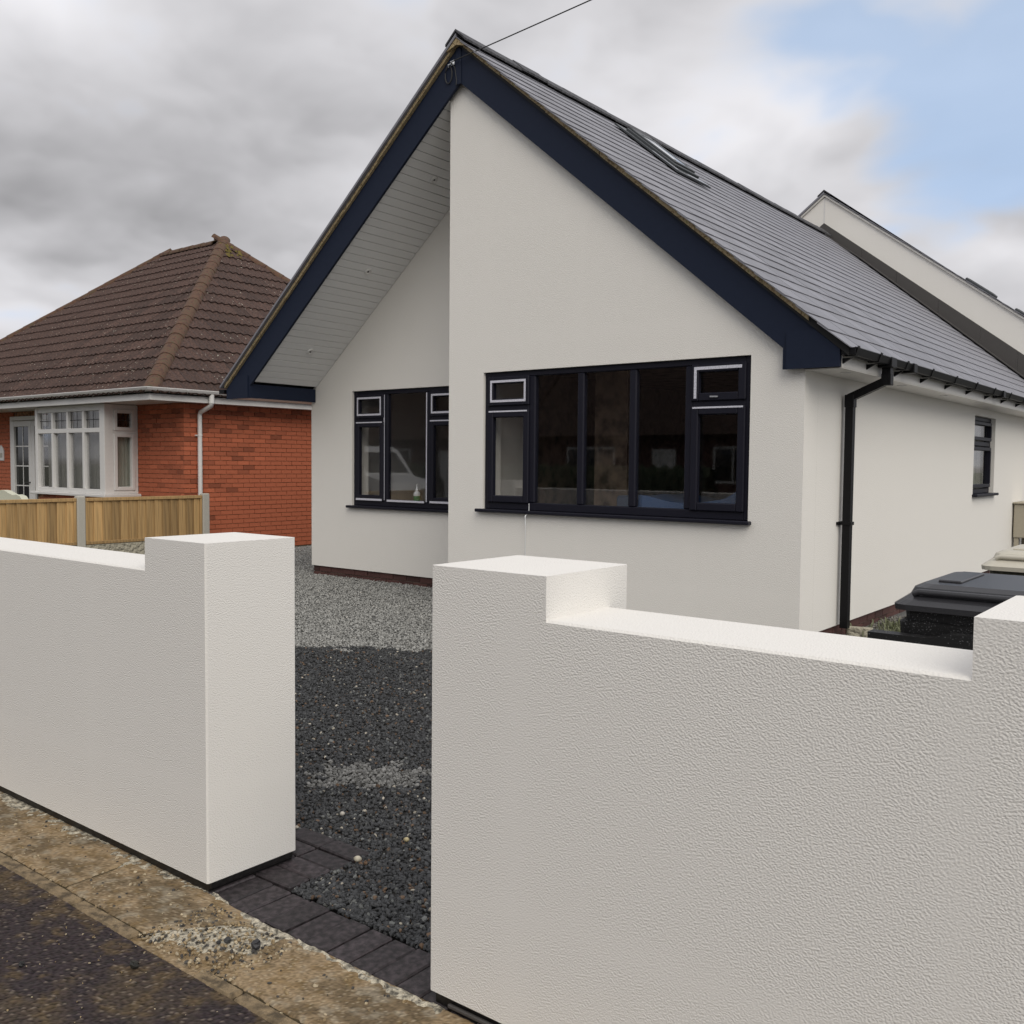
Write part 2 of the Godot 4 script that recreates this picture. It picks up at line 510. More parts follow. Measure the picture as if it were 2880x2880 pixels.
# ---------------------------------------------------------------- build
func _ready() -> void:
	rng.seed = 4711
	# camera
	var yaw := -0.66678
	var pitch := -0.0512
	var roll := 0.00907
	var fwd := Vector3(sin(yaw) * cos(pitch), sin(pitch), -cos(yaw) * cos(pitch))
	var right := Vector3(cos(yaw), 0, sin(yaw))
	var up := right.cross(fwd)
	var cam := Camera3D.new()
	cam.name = "camera"
	add_child(cam)
	cam.transform = Transform3D(Basis(right * cos(roll) + up * sin(roll), up * cos(roll) - right * sin(roll), -fwd), Vector3(0, 1.5, 0))
	cam.fov = 56.466
	cam.near = 0.05
	cam.far = 600.0
	# sky, sun, exposure
	var env := Environment.new()
	env.background_mode = Environment.BG_SKY
	env.sky = Sky.new()
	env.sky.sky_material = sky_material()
	env.tonemap_mode = Environment.TONE_MAPPER_LINEAR
	env.tonemap_exposure = 1.19
	env.sdfgi_enabled = true
	env.ssao_enabled = true
	env.ssil_enabled = true
	var we := WorldEnvironment.new()
	we.name = "world_environment"
	we.environment = env
	add_child(we)
	var sun := DirectionalLight3D.new()
	sun.name = "sun"
	sun.light_energy = 0.5
	sun.light_angular_distance = 50.0
	sun.light_color = Color(1.0, 0.975, 0.93)
	sun.shadow_enabled = true
	add_child(sun)
	sun.look_at_from_position(Vector3(5.9, 6.4, 3.9), Vector3.ZERO)
	materials()
	ground()
	house()
	neighbour()
	garden_walls()
	paving()
	gravel()
	fence()
	yard_things()
	cable()
	across_the_road()

# ---------------------------------------------------------------- ground
func ground() -> void:
	var b := MB.new()
	b.box(Vector3(-300, -0.6, -300), Vector3(300, -0.16, 300))
	structure("ground", b, M.earth)
	b = MB.new()
	b.box(Vector3(-60, -0.3, -1.555), Vector3(60, -0.004, 0.55))
	worn_tarmac(structure("pavement", b, M.tarmac))
	b = MB.new()
	b.cbox(Vector3(-60, -0.3, 0.552), Vector3(60, 0.0, 0.70), 0.015)
	structure("kerb", b, M.concrete)
	b = MB.new()
	b.box(Vector3(-60, -0.3, 0.70), Vector3(60, -0.11, 8.0))
	structure("road", b, M.tarmac)
	b = MB.new()
	b.prism(PackedVector2Array([Vector2(-2.25, -0.3), Vector2(-2.25, -0.022), Vector2(-4.8, -0.022), Vector2(-7.6, 0.03), Vector2(-24, 0.03), Vector2(-24, -0.3)]), -12.95, 14, 0)
	structure("driveway", b, M.drive)
	b = MB.new()
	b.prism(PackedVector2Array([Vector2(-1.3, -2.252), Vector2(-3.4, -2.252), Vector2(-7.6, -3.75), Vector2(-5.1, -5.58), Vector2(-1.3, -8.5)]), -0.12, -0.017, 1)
	structure("dark_bed", b, M.soil)  # dark sheet under the darker gravel inside the gateway
	b = MB.new()
	b.box(Vector3(-40, -0.3, -24), Vector3(-12.96, -0.01, -2.25))
	structure("neighbour_garden", b, M.earth)

func drive_y(z: float) -> float:
	return lerpf(0.0, 0.052, clampf((-4.8 - z) / 2.8, 0.0, 1.0))

func half(poly: PackedVector2Array, lo: Vector2, hi: Vector2) -> Array:
	return Geometry2D.intersect_polygons(poly, PackedVector2Array([lo, Vector2(hi.x, lo.y), hi, Vector2(lo.x, hi.y)]))

func with_holes(poly: PackedVector2Array, holes: Array) -> Array:
	var pieces := [poly]
	for h in holes:
		var next := []
		for p in pieces:
			next.append_array(half(p, Vector2(-99, -99), Vector2(h[0], 99)))
			next.append_array(half(p, Vector2(h[2], -99), Vector2(99, 99)))
			next.append_array(half(p, Vector2(h[0], -99), Vector2(h[2], h[1])))
			next.append_array(half(p, Vector2(h[0], h[3]), Vector2(h[2], 99)))
		pieces = next
	return pieces

func roof_y(x: float, top := 5.64) -> float:
	return top - SL * absf(x - RX)

# ---------------------------------------------------------------- the white house
func house() -> void:
	var H := thing("bungalow", Vector3(RX, 0, ZF), "white rendered bungalow with steep slate roof and navy bargeboards behind the garden wall", "house")
	var ymin := 0.15
	# gable wall with the wide window
	var b := MB.new()
	var lo := func(x: float) -> float: return roof_y(x, 5.27)
	var poly := PackedVector2Array([Vector2(XM, ymin), Vector2(XS, ymin), Vector2(XS, lo.call(XS)), Vector2(RX, lo.call(RX)), Vector2(XM, lo.call(XM))])
	for p in with_holes(poly, [[-6.03, 1.05, -3.245, 2.38]]):
		b.prism(p, ZF - 0.28, ZF)
	part("gable_wall", b, M.render, H)
	# return wall of the recess
	b = MB.new()
	b.prism(PackedVector2Array([Vector2(ZF - 0.285, ymin), Vector2(ZL - 0.2, ymin), Vector2(ZL - 0.2, 4.95), Vector2(ZF - 0.285, 4.95)]), XM + 0.001, XM + 0.25, 0)
	part("return_wall", b, M.render, H)
	# recessed wall
	b = MB.new()
	poly = PackedVector2Array([Vector2(XW, ymin), Vector2(XM, ymin), Vector2(XM, lo.call(XM)), Vector2(XW, lo.call(XW))])
	for p in with_holes(poly, [[-8.96, 0.955, -7.06, 2.375]]):
		b.prism(p, ZL - 0.28, ZL)
	part("recessed_wall", b, M.render, H)
	# side walls, back wall
	b = MB.new()
	poly = PackedVector2Array([Vector2(ZR - 8.0, ymin), Vector2(ZF - 0.281, ymin), Vector2(ZF - 0.281, 2.50), Vector2(ZR - 8.0, 2.50)])
	for p in with_holes(poly, [[-13.85, 1.165, -12.70, 2.14]]):
		b.prism(p, XS - 0.28, XS, 0)
	part("side_wall", b, M.render, H)
	b = MB.new()
	b.box(Vector3(XW, ymin, ZR - 8.0), Vector3(XW + 0.28, 2.50, ZL - 0.281))
	part("side_wall", b, M.render, H)
	b = MB.new()
	b.box(Vector3(XW + 0.281, ymin, ZR - 8.0), Vector3(XS - 0.281, 2.5, ZR - 7.72))
	part("back_wall", b, M.render, H)
	plinth(H)
	# inside: floor, ceiling, partitions
	b = MB.new()
	b.box(Vector3(XW + 0.282, 0.10, -12.5), Vector3(XS - 0.282, 0.20, ZL - 0.282))
	b.box(Vector3(XM + 0.252, 0.10, ZL - 0.28), Vector3(XS - 0.282, 0.20, ZF - 0.282))
	part("floor", b, M.floor, H)
	b = MB.new()
	b.box(Vector3(XW + 0.282, 2.51, -12.5), Vector3(XS - 0.282, 2.58, ZL - 0.282))
	b.box(Vector3(XM + 0.252, 2.51, ZL - 0.28), Vector3(XS - 0.282, 2.58, ZF - 0.282))
	part("ceiling", b, M.plaster, H)
	b = MB.new()
	b.box(Vector3(XW + 0.283, 0.2, -12.4), Vector3(XS - 0.283, 2.51, -12.3))
	part("inner_wall", b, M.plaster, H)
	b = MB.new()
	b.box(Vector3(XM - 0.05, 0.2, -12.29), Vector3(XM + 0.05, 2.51, ZL - 0.283))
	part("inner_wall", b, M.plaster, H)
	b = MB.new()
	b.box(Vector3(-5.55, 0.2, -8.6), Vector3(-5.15, 2.51, -8.45))
	part("inner_pillar", b, M.plaster, H)
	front_windows(H)
	side_window(H)
	roof(H)
	rear_part(H)
	eaves(H)

func plinth(H: Node3D) -> void:
	var runs := [[Vector3(XS - 0.02, 0, ZF - 0.02), Vector3(0, 0, -1), Vector3(1, 0, 0), 8.0], [Vector3(XW + 0.02, 0, ZL - 0.02), Vector3(1, 0, 0), Vector3(0, 0, 1), XM - XW - 0.02], [Vector3(XM + 0.02, 0, ZF - 0.02), Vector3(1, 0, 0), Vector3(0, 0, 1), XS - XM - 0.04]]
	for r in runs:
		var b := MB.new()
		var a: Vector3 = r[0]
		var e: Vector3 = a + r[1] * r[3]
		var back: Vector3 = -r[2] * 0.2
		var front: Vector3 = -r[2] * 0.012
		var p := [a + front, e + front, e + back, a + back]
		var lo := Vector3(1e9, -0.1, 1e9)
		var hi := Vector3(-1e9, 0.148, -1e9)
		for q in p:
			lo.x = minf(lo.x, q.x)
			lo.z = minf(lo.z, q.z)
			hi.x = maxf(hi.x, q.x)
			hi.z = maxf(hi.z, q.z)
		b.box(lo, hi)
		var base := part("plinth", b, M.pmortar, H)
		for row in 2:
			var s: float = -0.11 * row
			while s < r[3] - 0.02:
				var s0 := maxf(s, 0.0)
				var s1 := minf(s + 0.215, r[3])
				var bb := MB.new()
				var l: float = s1 - s0
				bb.box(Vector3(-l / 2, -0.032, -0.03), Vector3(l / 2, 0.032, 0.0))
				var bx := Basis(r[1], Vector3.UP, r[1].cross(Vector3.UP))
				if bx.z.dot(r[2]) < 0:
					bx = Basis(-r[1], Vector3.UP, -(r[1].cross(Vector3.UP)))
				inst("brick", bb.mesh(M.plinth[rng.randi() % 5]), base, a + r[1] * (s0 + s1) / 2 + Vector3.UP * (0.036 + row * 0.075) + r[2] * rng.randf_range(-0.004, 0.002), bx)
				s += 0.225

# frame bars of a window in a plane z = const (or x = const with side true)
func frame_bar(b: MB, x0: float, y0: float, x1: float, y1: float, z: float, depth: float, ch := 0.006) -> void:
	b.cbox(Vector3(x0, y0, z - depth), Vector3(x1, y1, z), ch)

func light_of(W: Node3D, x0: float, y0: float, x1: float, y1: float, z: float, opening: bool, film := []) -> void:
	# one glazed light between mullions: an opening one has a sash of its own
	var e := 0.0
	if opening:
		var b := MB.new()
		e = 0.055
		frame_bar(b, x0 - 0.012, y0 - 0.012, x0 + e, y1 + 0.012, z + 0.022, 0.06, 0.008)
		frame_bar(b, x1 - e, y0 - 0.012, x1 + 0.012, y1 + 0.012, z + 0.022, 0.06, 0.008)
		frame_bar(b, x0 + e, y0 - 0.012, x1 - e, y0 + e, z + 0.021, 0.06, 0.008)
		frame_bar(b, x0 + e, y1 - e, x1 - e, y1 + 0.012, z + 0.021, 0.06, 0.008)
		part("sash", b, M.frame, W)
	var g := MB.new()
	g.box(Vector3(x0 + e - 0.01, y0 + e - 0.01, z - 0.045), Vector3(x1 - e + 0.01, y1 - e + 0.01, z - 0.025))
	part("pane", g, M.glass, W)
	for f in film:
		var t := MB.new()
		var zz := z + 0.0235
		match f:
			"ring":
				var w := 0.022
				var o := 0.022
				t.box(Vector3(x0 + o, y0 + o, zz), Vector3(x0 + o + w, y1 - o, zz + 0.001))
				t.box(Vector3(x1 - o - w, y0 + o, zz), Vector3(x1 - o, y1 - o, zz + 0.001))
				t.box(Vector3(x0 + o + w, y0 + o, zz), Vector3(x1 - o - w, y0 + o + w, zz + 0.001))
				t.box(Vector3(x0 + o + w, y1 - o - w, zz), Vector3(x1 - o - w, y1 - o, zz + 0.001))
			"corner":
				t.box(Vector3(x0 + 0.016, y0 + 0.01, zz), Vector3(x0 + 0.040, y1 - 0.01, zz + 0.001))
				t.box(Vector3(x0 + 0.04, y1 - 0.035, zz), Vector3(x1 - 0.02, y1 - 0.01, zz + 0.001))
			"top":
				t.box(Vector3(x0 + 0.005, y1 - 0.004, zz), Vector3(x1 - 0.005, y1 + 0.010, zz + 0.001))
			"bottom":
				t.box(Vector3(x0 + 0.005, y0 - 0.010, zz), Vector3(x1 - 0.005, y0 + 0.014, zz + 0.001))
		part("protective_tape", t, M.film, W)

func front_windows(H: Node3D) -> void:
	# wide window in the gable wall
	var z := ZF - 0.03
	var x0 := -6.03
	var x1 := -3.245
	var y0 := 1.05
	var y1 := 2.38
	var W := MB.new()
	frame_bar(W, x0 + 0.002, y0 + 0.002, x0 + 0.055, y1 - 0.002, z, 0.07)
	frame_bar(W, x1 - 0.055, y0 + 0.002, x1 - 0.002, y1 - 0.002, z, 0.07)
	frame_bar(W, x0 + 0.055, y1 - 0.055, x1 - 0.055, y1 - 0.002, z - 0.001, 0.07)
	frame_bar(W, x0 + 0.055, y0 + 0.002, x1 - 0.055, y0 + 0.075, z - 0.001, 0.07)
	var m := [-5.451, -4.901, -4.352, -3.807]
	for k in m:
		frame_bar(W, k - 0.036, y0 + 0.075, k + 0.036, y1 - 0.055, z + 0.002, 0.07, 0.010)
	frame_bar(W, x0 + 0.055, 2.0, m[0] - 0.036, 2.06, z + 0.001, 0.07)
	frame_bar(W, m[3] + 0.036, 1.975, x1 - 0.055, 2.035, z + 0.001, 0.07)
	var win := part("window", W, M.frame, H)
	win.set_meta("label", "wide five light anthracite window in the gable wall")
	light_of(win, x0 + 0.06, 2.065, m[0] - 0.04, y1 - 0.06, z, true, ["ring"])
	light_of(win, x0 + 0.06, y0 + 0.08, m[0] - 0.04, 1.995, z, true, ["top"])
	light_of(win, m[0] + 0.036, y0 + 0.075, m[1] - 0.036, y1 - 0.055, z, false)
	light_of(win, m[1] + 0.036, y0 + 0.075, m[2] - 0.036, y1 - 0.055, z, false)
	light_of(win, m[2] + 0.036, y0 + 0.075, m[3] - 0.036, y1 - 0.055, z, false)
	light_of(win, m[3] + 0.04, 2.04, x1 - 0.06, y1 - 0.06, z, true, ["corner"])
	light_of(win, m[3] + 0.04, y0 + 0.08, x1 - 0.06, 1.97, z, true, ["top"])
	var s := MB.new()
	s.cbox(Vector3(x0 - 0.055, y0 - 0.030, z - 0.02), Vector3(x1 + 0.03, y0 + 0.001, ZF + 0.06), 0.006)
	part("sill", s, M.frame, win)
	s = MB.new()
	s.box(Vector3(x0 + 0.002, y0 - 0.02, ZF - 0.45), Vector3(x1 - 0.002, y0 + 0.0005, z - 0.072))
	part("inner_sill", s, M.upvc, win)
	s = MB.new()
	s.bar(Vector3(-3.60, 2.062, z + 0.03), Vector3(-3.53, 2.060, z + 0.03), 0.01, 0.012)
	part("handle", s, M.silver, win)
	# three light window in the recess
	z = ZL - 0.03
	x0 = -8.96
	x1 = -7.06
	y0 = 0.955
	y1 = 2.375
	W = MB.new()
	frame_bar(W, x0 + 0.002, y0 + 0.002, x0 + 0.055, y1 - 0.002, z, 0.07)
	frame_bar(W, x1 - 0.055, y0 + 0.002, x1 - 0.002, y1 - 0.002, z, 0.07)
	frame_bar(W, x0 + 0.055, y1 - 0.055, x1 - 0.055, y1 - 0.002, z - 0.001, 0.07)
	frame_bar(W, x0 + 0.055, y0 + 0.002, x1 - 0.055, y0 + 0.075, z - 0.001, 0.07)
	m = [-8.39, -7.685]
	for k in m:
		frame_bar(W, k - 0.036, y0 + 0.075, k + 0.036, y1 - 0.055, z + 0.002, 0.07, 0.010)
	frame_bar(W, x0 + 0.055, 1.985, m[0] - 0.036, 2.04, z + 0.001, 0.07)
	frame_bar(W, m[1] + 0.036, 1.985, x1 - 0.055, 2.04, z + 0.001, 0.07)
	win = part("window", W, M.frame, H)
	win.set_meta("label", "three light anthracite window in the recessed wall with tape on its frames")
	light_of(win, x0 + 0.06, 2.045, m[0] - 0.04, y1 - 0.06, z, true, ["ring"])
	light_of(win, x0 + 0.06, y0 + 0.08, m[0] - 0.04, 1.98, z, true, ["top", "bottom"])
	light_of(win, m[0] + 0.036, y0 + 0.075, m[1] - 0.036, y1 - 0.055, z, false, ["bottom"])
	light_of(win, m[1] + 0.04, 2.045, x1 - 0.06, y1 - 0.06, z, true, ["ring"])
	light_of(win, m[1] + 0.04, y0 + 0.08, x1 - 0.06, 1.98, z, true, ["top", "bottom"])
	for k in m:
		s = MB.new()
		s.box(Vector3(k - 0.034, y0 + 0.08, z + 0.0025), Vector3(k - 0.018, y1 - 0.06, z + 0.0035))
		part("protective_tape", s, M.film, win)
	s = MB.new()
	s.cbox(Vector3(x0 - 0.055, y0 - 0.030, z - 0.02), Vector3(x1 + 0.05, y0 + 0.001, ZL + 0.06), 0.006)
	part("sill", s, M.frame, win)
	s = MB.new()
	s.box(Vector3(x0 + 0.002, y0 - 0.02, ZL - 0.45), Vector3(x1 - 0.002, y0 + 0.0005, z - 0.072))
	part("inner_sill", s, M.upvc, win)

func side_window(H: Node3D) -> void:
	var za := -13.85
	var zb := -12.70
	var x := XS - 0.055
	var b := MB.new()
	var f := func(bb: MB, y0: float, y1: float, z0: float, z1: float, xx: float, d: float) -> void:
		bb.cbox(Vector3(xx - d, y0, z0), Vector3(xx, y1, z1), 0.006)
	f.call(b, 1.167, 2.138, za + 0.002, za + 0.055, x, 0.07)
	f.call(b, 1.167, 2.138, zb - 0.055, zb - 0.002, x, 0.07)
	f.call(b, 2.085, 2.138, za + 0.055, zb - 0.055, x - 0.001, 0.07)
	f.call(b, 1.167, 1.23, za + 0.055, zb - 0.055, x - 0.001, 0.07)
	f.call(b, 1.77, 1.83, za + 0.055, zb - 0.055, x + 0.004, 0.07)
	var win := part("window", b, M.frame, H)
	win.set_meta("label", "narrow anthracite window in the side wall")
	for r in [[1.84, 2.08], [1.24, 1.76]]:
		b = MB.new()
		f.call(b, r[0], r[0] + 0.045, za + 0.06, zb - 0.06, x + 0.025, 0.06)
		f.call(b, r[1] - 0.045, r[1], za + 0.06, zb - 0.06, x + 0.025, 0.06)
		f.call(b, r[0] + 0.045, r[1] - 0.045, za + 0.06, za + 0.105, x + 0.026, 0.06)
		f.call(b, r[0] + 0.045, r[1] - 0.045, zb - 0.105, zb - 0.06, x + 0.026, 0.06)
		part("sash", b, M.frame, win)
		b = MB.new()
		b.box(Vector3(x - 0.035, r[0] + 0.04, za + 0.10), Vector3(x - 0.015, r[1] - 0.04, zb - 0.10))
		part("pane", b, M.glass, win)
	b = MB.new()
	b.cbox(Vector3(x - 0.02, 1.135, za - 0.03), Vector3(XS + 0.06, 1.168, zb + 0.03), 0.006)
	part("sill", b, M.frame, win)
	b = MB.new()
	for k in 24:
		b.quad_out(Vector3(x - 0.16 - 0.02 * (k % 2), 1.15, za + 0.05 * k), Vector3(x - 0.16 - 0.02 * ((k + 1) % 2), 1.15, za + 0.05 * (k + 1)), Vector3(x - 0.16 - 0.02 * ((k + 1) % 2), 2.2, za + 0.05 * (k + 1)), Vector3(x - 0.16 - 0.02 * (k % 2), 2.2, za + 0.05 * k), Vector3.RIGHT)
	part("blind", b, M.blind, win)

# slates over a slope: o is the corner at eave and front verge, u runs back along the eave, s up the slope
func slates(R: Node3D, o: Vector3, u: Vector3, s: Vector3, length: float, slope: float, gauge: float, wide: float, most: int) -> void:
	var nn := s.cross(u)
	if nn.y < 0:
		nn = -nn
	var list := []
	var rows := int(ceil(slope / gauge))
	for r in rows:
		var a := -wide * 0.5 * (r % 2)
		while a < length - 0.01:
			var a0 := maxf(a, 0.0)
			var a1 := minf(a + wide, length)
			if a1 - a0 > 0.02:
				list.append([r, a0, a1])
			a += wide
	var eye := Vector3(0, 1.5, 0)
	for e in list:
		e.append((o + u * (e[1] + e[2]) / 2 + s * gauge * e[0]).distance_to(eye))
	list.sort_custom(func(p, q): return p[3] < q[3])
	var shared := {}
	var rest := MB.new()
	var tilt := Basis(u, s, nn) if u.cross(s).dot(nn) > 0 else Basis(-u, s, nn)
	var sgn := 1.0 if u.cross(s).dot(nn) > 0 else -1.0
	for i in list.size():
		var e: Array = list[i]
		var r: int = e[0]
		var l: float = e[2] - e[1] - 0.005
		var top := minf(gauge + 0.10, slope - r * gauge)
		if top < 0.03:
			continue
		var at: Vector3 = o + u * (e[1] + e[2]) / 2 + s * (r * gauge + rng.randf_range(-0.003, 0.003)) + nn * (0.014 + rng.randf_range(0.0, 0.002))
		var bs := tilt * Basis(Vector3.RIGHT, -0.038)
		var key := "%.2f %.2f" % [l, top]
		if i < most:
			if not shared.has(key):
				var arr := []
				for k in 4:
					var b := MB.new()
					b.box(Vector3(-l / 2, 0, -0.007), Vector3(l / 2, top, 0.0))
					arr.append(b.mesh(M.slate[k]))
				shared[key] = arr
			inst("slate", shared[key][rng.randi() % 4], R, at, bs)
		else:
			rest.t = Transform3D(bs, at)
			rest.box(Vector3(-l / 2, 0, -0.007), Vector3(l / 2, top, 0.0))
	if rest.v.size():
		var o2 := part("far_slates", rest, M.slate[1], R)
		o2.set_meta("kind", "stuff")

func roof(H: Node3D) -> void:
	var zf := ZB + 0.02
	var ex := -2.42
	# right slope
	var b := MB.new()
	var p := PackedVector2Array([Vector2(RX, 5.60), Vector2(ex - 0.02, roof_y(ex - 0.02, 5.60)), Vector2(ex - 0.02, roof_y(ex - 0.02, 5.54)), Vector2(RX, 5.54)])
	b.prism(p, ZR, zf)
	var R := part("roof_slope", b, M.under, H)
	var s := Vector3(-1, SL, 0).normalized()
	slates(R, Vector3(ex, roof_y(ex, 5.605), zf + 0.045), Vector3(0, 0, -1), s, zf + 0.045 - ZR, (ex - RX) / absf(s.x), 0.222, 0.30, 300)
	# left slope (its face is turned away)
	b = MB.new()
	p = PackedVector2Array([Vector2(RX, 5.645), Vector2(RX, 5.612), Vector2(-10.16, roof_y(-10.16, 5.612)), Vector2(-10.16, roof_y(-10.16, 5.64))])
	b.prism(p, ZR, zf + 0.045)
	part("roof_slope", b, M.slate[1], H)
	# ridge tiles
	var z := zf + 0.05
	var rb := MB.new()
	rb.t = Transform3D()
	for sgn in [-1, 1]:
		rb.quad_out(Vector3(0, 0.05, 0), Vector3(0, 0.05, -0.445), Vector3(sgn * 0.13, -0.066, -0.445), Vector3(sgn * 0.13, -0.066, 0), Vector3(sgn, 1, 0))
		rb.quad_out(Vector3(0, 0.03, 0), Vector3(0, 0.03, -0.445), Vector3(sgn * 0.13, -0.088, -0.445), Vector3(sgn * 0.13, -0.088, 0), Vector3(-sgn, -1, 0))
		rb.quad_out(Vector3(sgn * 0.13, -0.066, 0), Vector3(sgn * 0.13, -0.066, -0.445), Vector3(sgn * 0.13, -0.088, -0.445), Vector3(sgn * 0.13, -0.088, 0), Vector3(sgn, 0, 0))
		rb.quad_out(Vector3(0, 0.05, 0), Vector3(sgn * 0.13, -0.066, 0), Vector3(sgn * 0.13, -0.088, 0), Vector3(0, 0.03, 0), Vector3.BACK)
	var rm := rb.mesh(M.ridge)
	while z > ZR + 0.2:
		inst("ridge_tile", rm, H, Vector3(RX, 5.635 + rng.randf_range(-0.004, 0.006), z), Basis(Vector3.RIGHT, rng.randf_range(-0.008, 0.008)))
		z -= 0.45
	# bedding under the first ridge tile
	b = MB.new()
	b.prism(PackedVector2Array([Vector2(RX - 0.13, 5.50), Vector2(RX, 5.61), Vector2(RX + 0.13, 5.50), Vector2(RX, 5.54)]), zf - 0.02, zf + 0.035)
	part("ridge_bedding", b, M.verge, H)
	# verge mortar strips in short uneven lengths
	for sgn in [-1, 1]:
		var d := 0.06
		while d < 3.55 if sgn > 0 else d < 3.80:
			var l := rng.randf_range(0.35, 0.6)
			var d1 := minf(d + l, 3.56 if sgn > 0 else 3.81)
			var j := rng.randf_range(-0.006, 0.006)
			var b2 := MB.new()
			b2.prism(PackedVector2Array([Vector2(RX + sgn * d, 5.605 - SL * d + j * 0.5), Vector2(RX + sgn * (d1 - 0.006), 5.605 - SL * (d1 - 0.006) + j * 0.5), Vector2(RX + sgn * (d1 - 0.006), 5.566 - SL * (d1 - 0.006) + j), Vector2(RX + sgn * d, 5.566 - SL * d + j)]), ZB - 0.03, zf + 0.012 + rng.randf_range(-0.006, 0.004))
			part("verge_strip", b2, M.verge, H)
			d = d1
	bargeboards(H)
	skylight(H, Vector3(-5.60, 0, -9.84), 0.72, 0.46)

func bargeboards(H: Node3D) -> void:
	for sgn in [-1, 1]:
		var e := 3.79
		var i := 3.345
		var yb := 2.243 if sgn > 0 else 2.258
		var f := func(d: float, y: float) -> Vector2: return Vector2(RX + sgn * d, y)
		var b := MB.new()
		b.prism(PackedVector2Array([f.call(0.012, 5.563 - SL * 0.012), f.call(e, 5.563 - SL * e), f.call(e, yb), f.call(i, yb), f.call(i, 5.20 - SL * i), f.call(0.012, 5.20 - SL * 0.012)]), ZB - 0.03, ZB)
		var board := part("bargeboard", b, M.navy, H)
		b = MB.new()
		b.prism(PackedVector2Array([f.call(3.375, 5.535 - SL * 3.60), f.call(3.60, 5.535 - SL * 3.60), f.call(e + 0.002, 5.535 - SL * e), f.call(e + 0.002, yb - 0.002), f.call(3.375, yb - 0.002)]), ZB + 0.001, ZB + 0.014)
		part("box_end_plate", b, M.navy, board)
	var b3 := MB.new()
	b3.cbox(Vector3(RX - 0.045, 5.18, ZB + 0.002), Vector3(RX + 0.02, 5.54, ZB + 0.012), 0.004)
	part("apex_trim", b3, M.navy, H)
	# planked soffit under the left slope
	var s := Vector3(-1, -SL, 0).normalized()
	var nn := Vector3(SL, -1, 0).normalized()
	var start := Vector3(XM - 0.002, 5.235 - SL * (RX - XM), 0)
	var total := (XM - (RX - 3.345)) / absf(s.x)
	var backing := MB.new()
	var a0 := start - nn * 0.016
	var a1 := start + s * total - nn * 0.016
	backing.quad_out(Vector3(a0.x, a0.y, ZB - 0.031), Vector3(a1.x, a1.y, ZB - 0.031), Vector3(a1.x, a1.y, ZL + 0.003), Vector3(a0.x, a0.y, ZL + 0.003), nn)
	var S := part("soffit", backing, M.vmetal, H)
	S.set_meta("label", "planked white soffit under the deep left overhang")
	var pl := MB.new()
	var zc := (ZB - 0.032 + ZL + 0.003) / 2
	var hw := (ZB - 0.032 - ZL - 0.003) / 2
	pl.cbox(Vector3(-0.0475, -0.007, -hw), Vector3(0.0475, 0.007, hw), 0.003)
	var pm := pl.mesh(M.soffit)
	var d := 0.05
	while d < total - 0.03:
		var c := start + s * d + nn * rng.randf_range(-0.001, 0.001)
		inst("plank", pm, S, Vector3(c.x, c.y, zc), Basis(s, -nn, s.cross(-nn)))
		d += 0.1
	for k in [[-7.132, -7.65], [-8.157, -7.65], [-9.171, -7.65]]:
		var b := MB.new()
		b.lathe([Vector2(0.0, 0.004), Vector2(0.026, 0.004), Vector2(0.030, 0.010), Vector2(0.042, 0.010), Vector2(0.046, 0.002), Vector2(0.046, -0.004)], 20)
		var L := inst("spotlight", b.mesh(M.upvc), H, Vector3(k[0], 5.235 - SL * (RX - k[0]), k[1]) + nn * 0.009, Basis(s, nn, s.cross(nn)))
		b = MB.new()
		b.lathe([Vector2(0.0, 0.006), Vector2(0.011, 0.006), Vector2(0.013, 0.003)], 14)
		inst("lens", b.mesh(M.lead), L, Vector3(k[0], 5.235 - SL * (RX - k[0]), k[1]) + nn * 0.009, Basis(s, nn, s.cross(nn)))
	# left eave box: inner face, underside, outer fascia
	b3 = MB.new()
	b3.box(Vector3(RX - 3.365, 2.258, ZL + 0.003), Vector3(RX - 3.345, 2.425, ZB - 0.032))
	part("eave_box_face", b3, M.navy, H)
	b3 = MB.new()
	b3.box(Vector3(-10.09, 2.262, ZL - 8.5), Vector3(XW - 0.002, 2.274, ZB - 0.032))
	part("eave_soffit", b3, M.fascia, H)
	b3 = MB.new()
	b3.box(Vector3(XW, 2.262, ZL + 0.003), Vector3(RX - 3.366, 2.274, ZB - 0.032))
	part("eave_soffit", b3, M.fascia, H)
	b3 = MB.new()
	b3.box(Vector3(-10.11, 2.26, ZL - 8.5), Vector3(-10.091, 2.385, ZB - 0.032))
	part("fascia", b3, M.navy, H)
	gutter(H, -10.11, -1.0, ZB + 0.03, ZR, [])

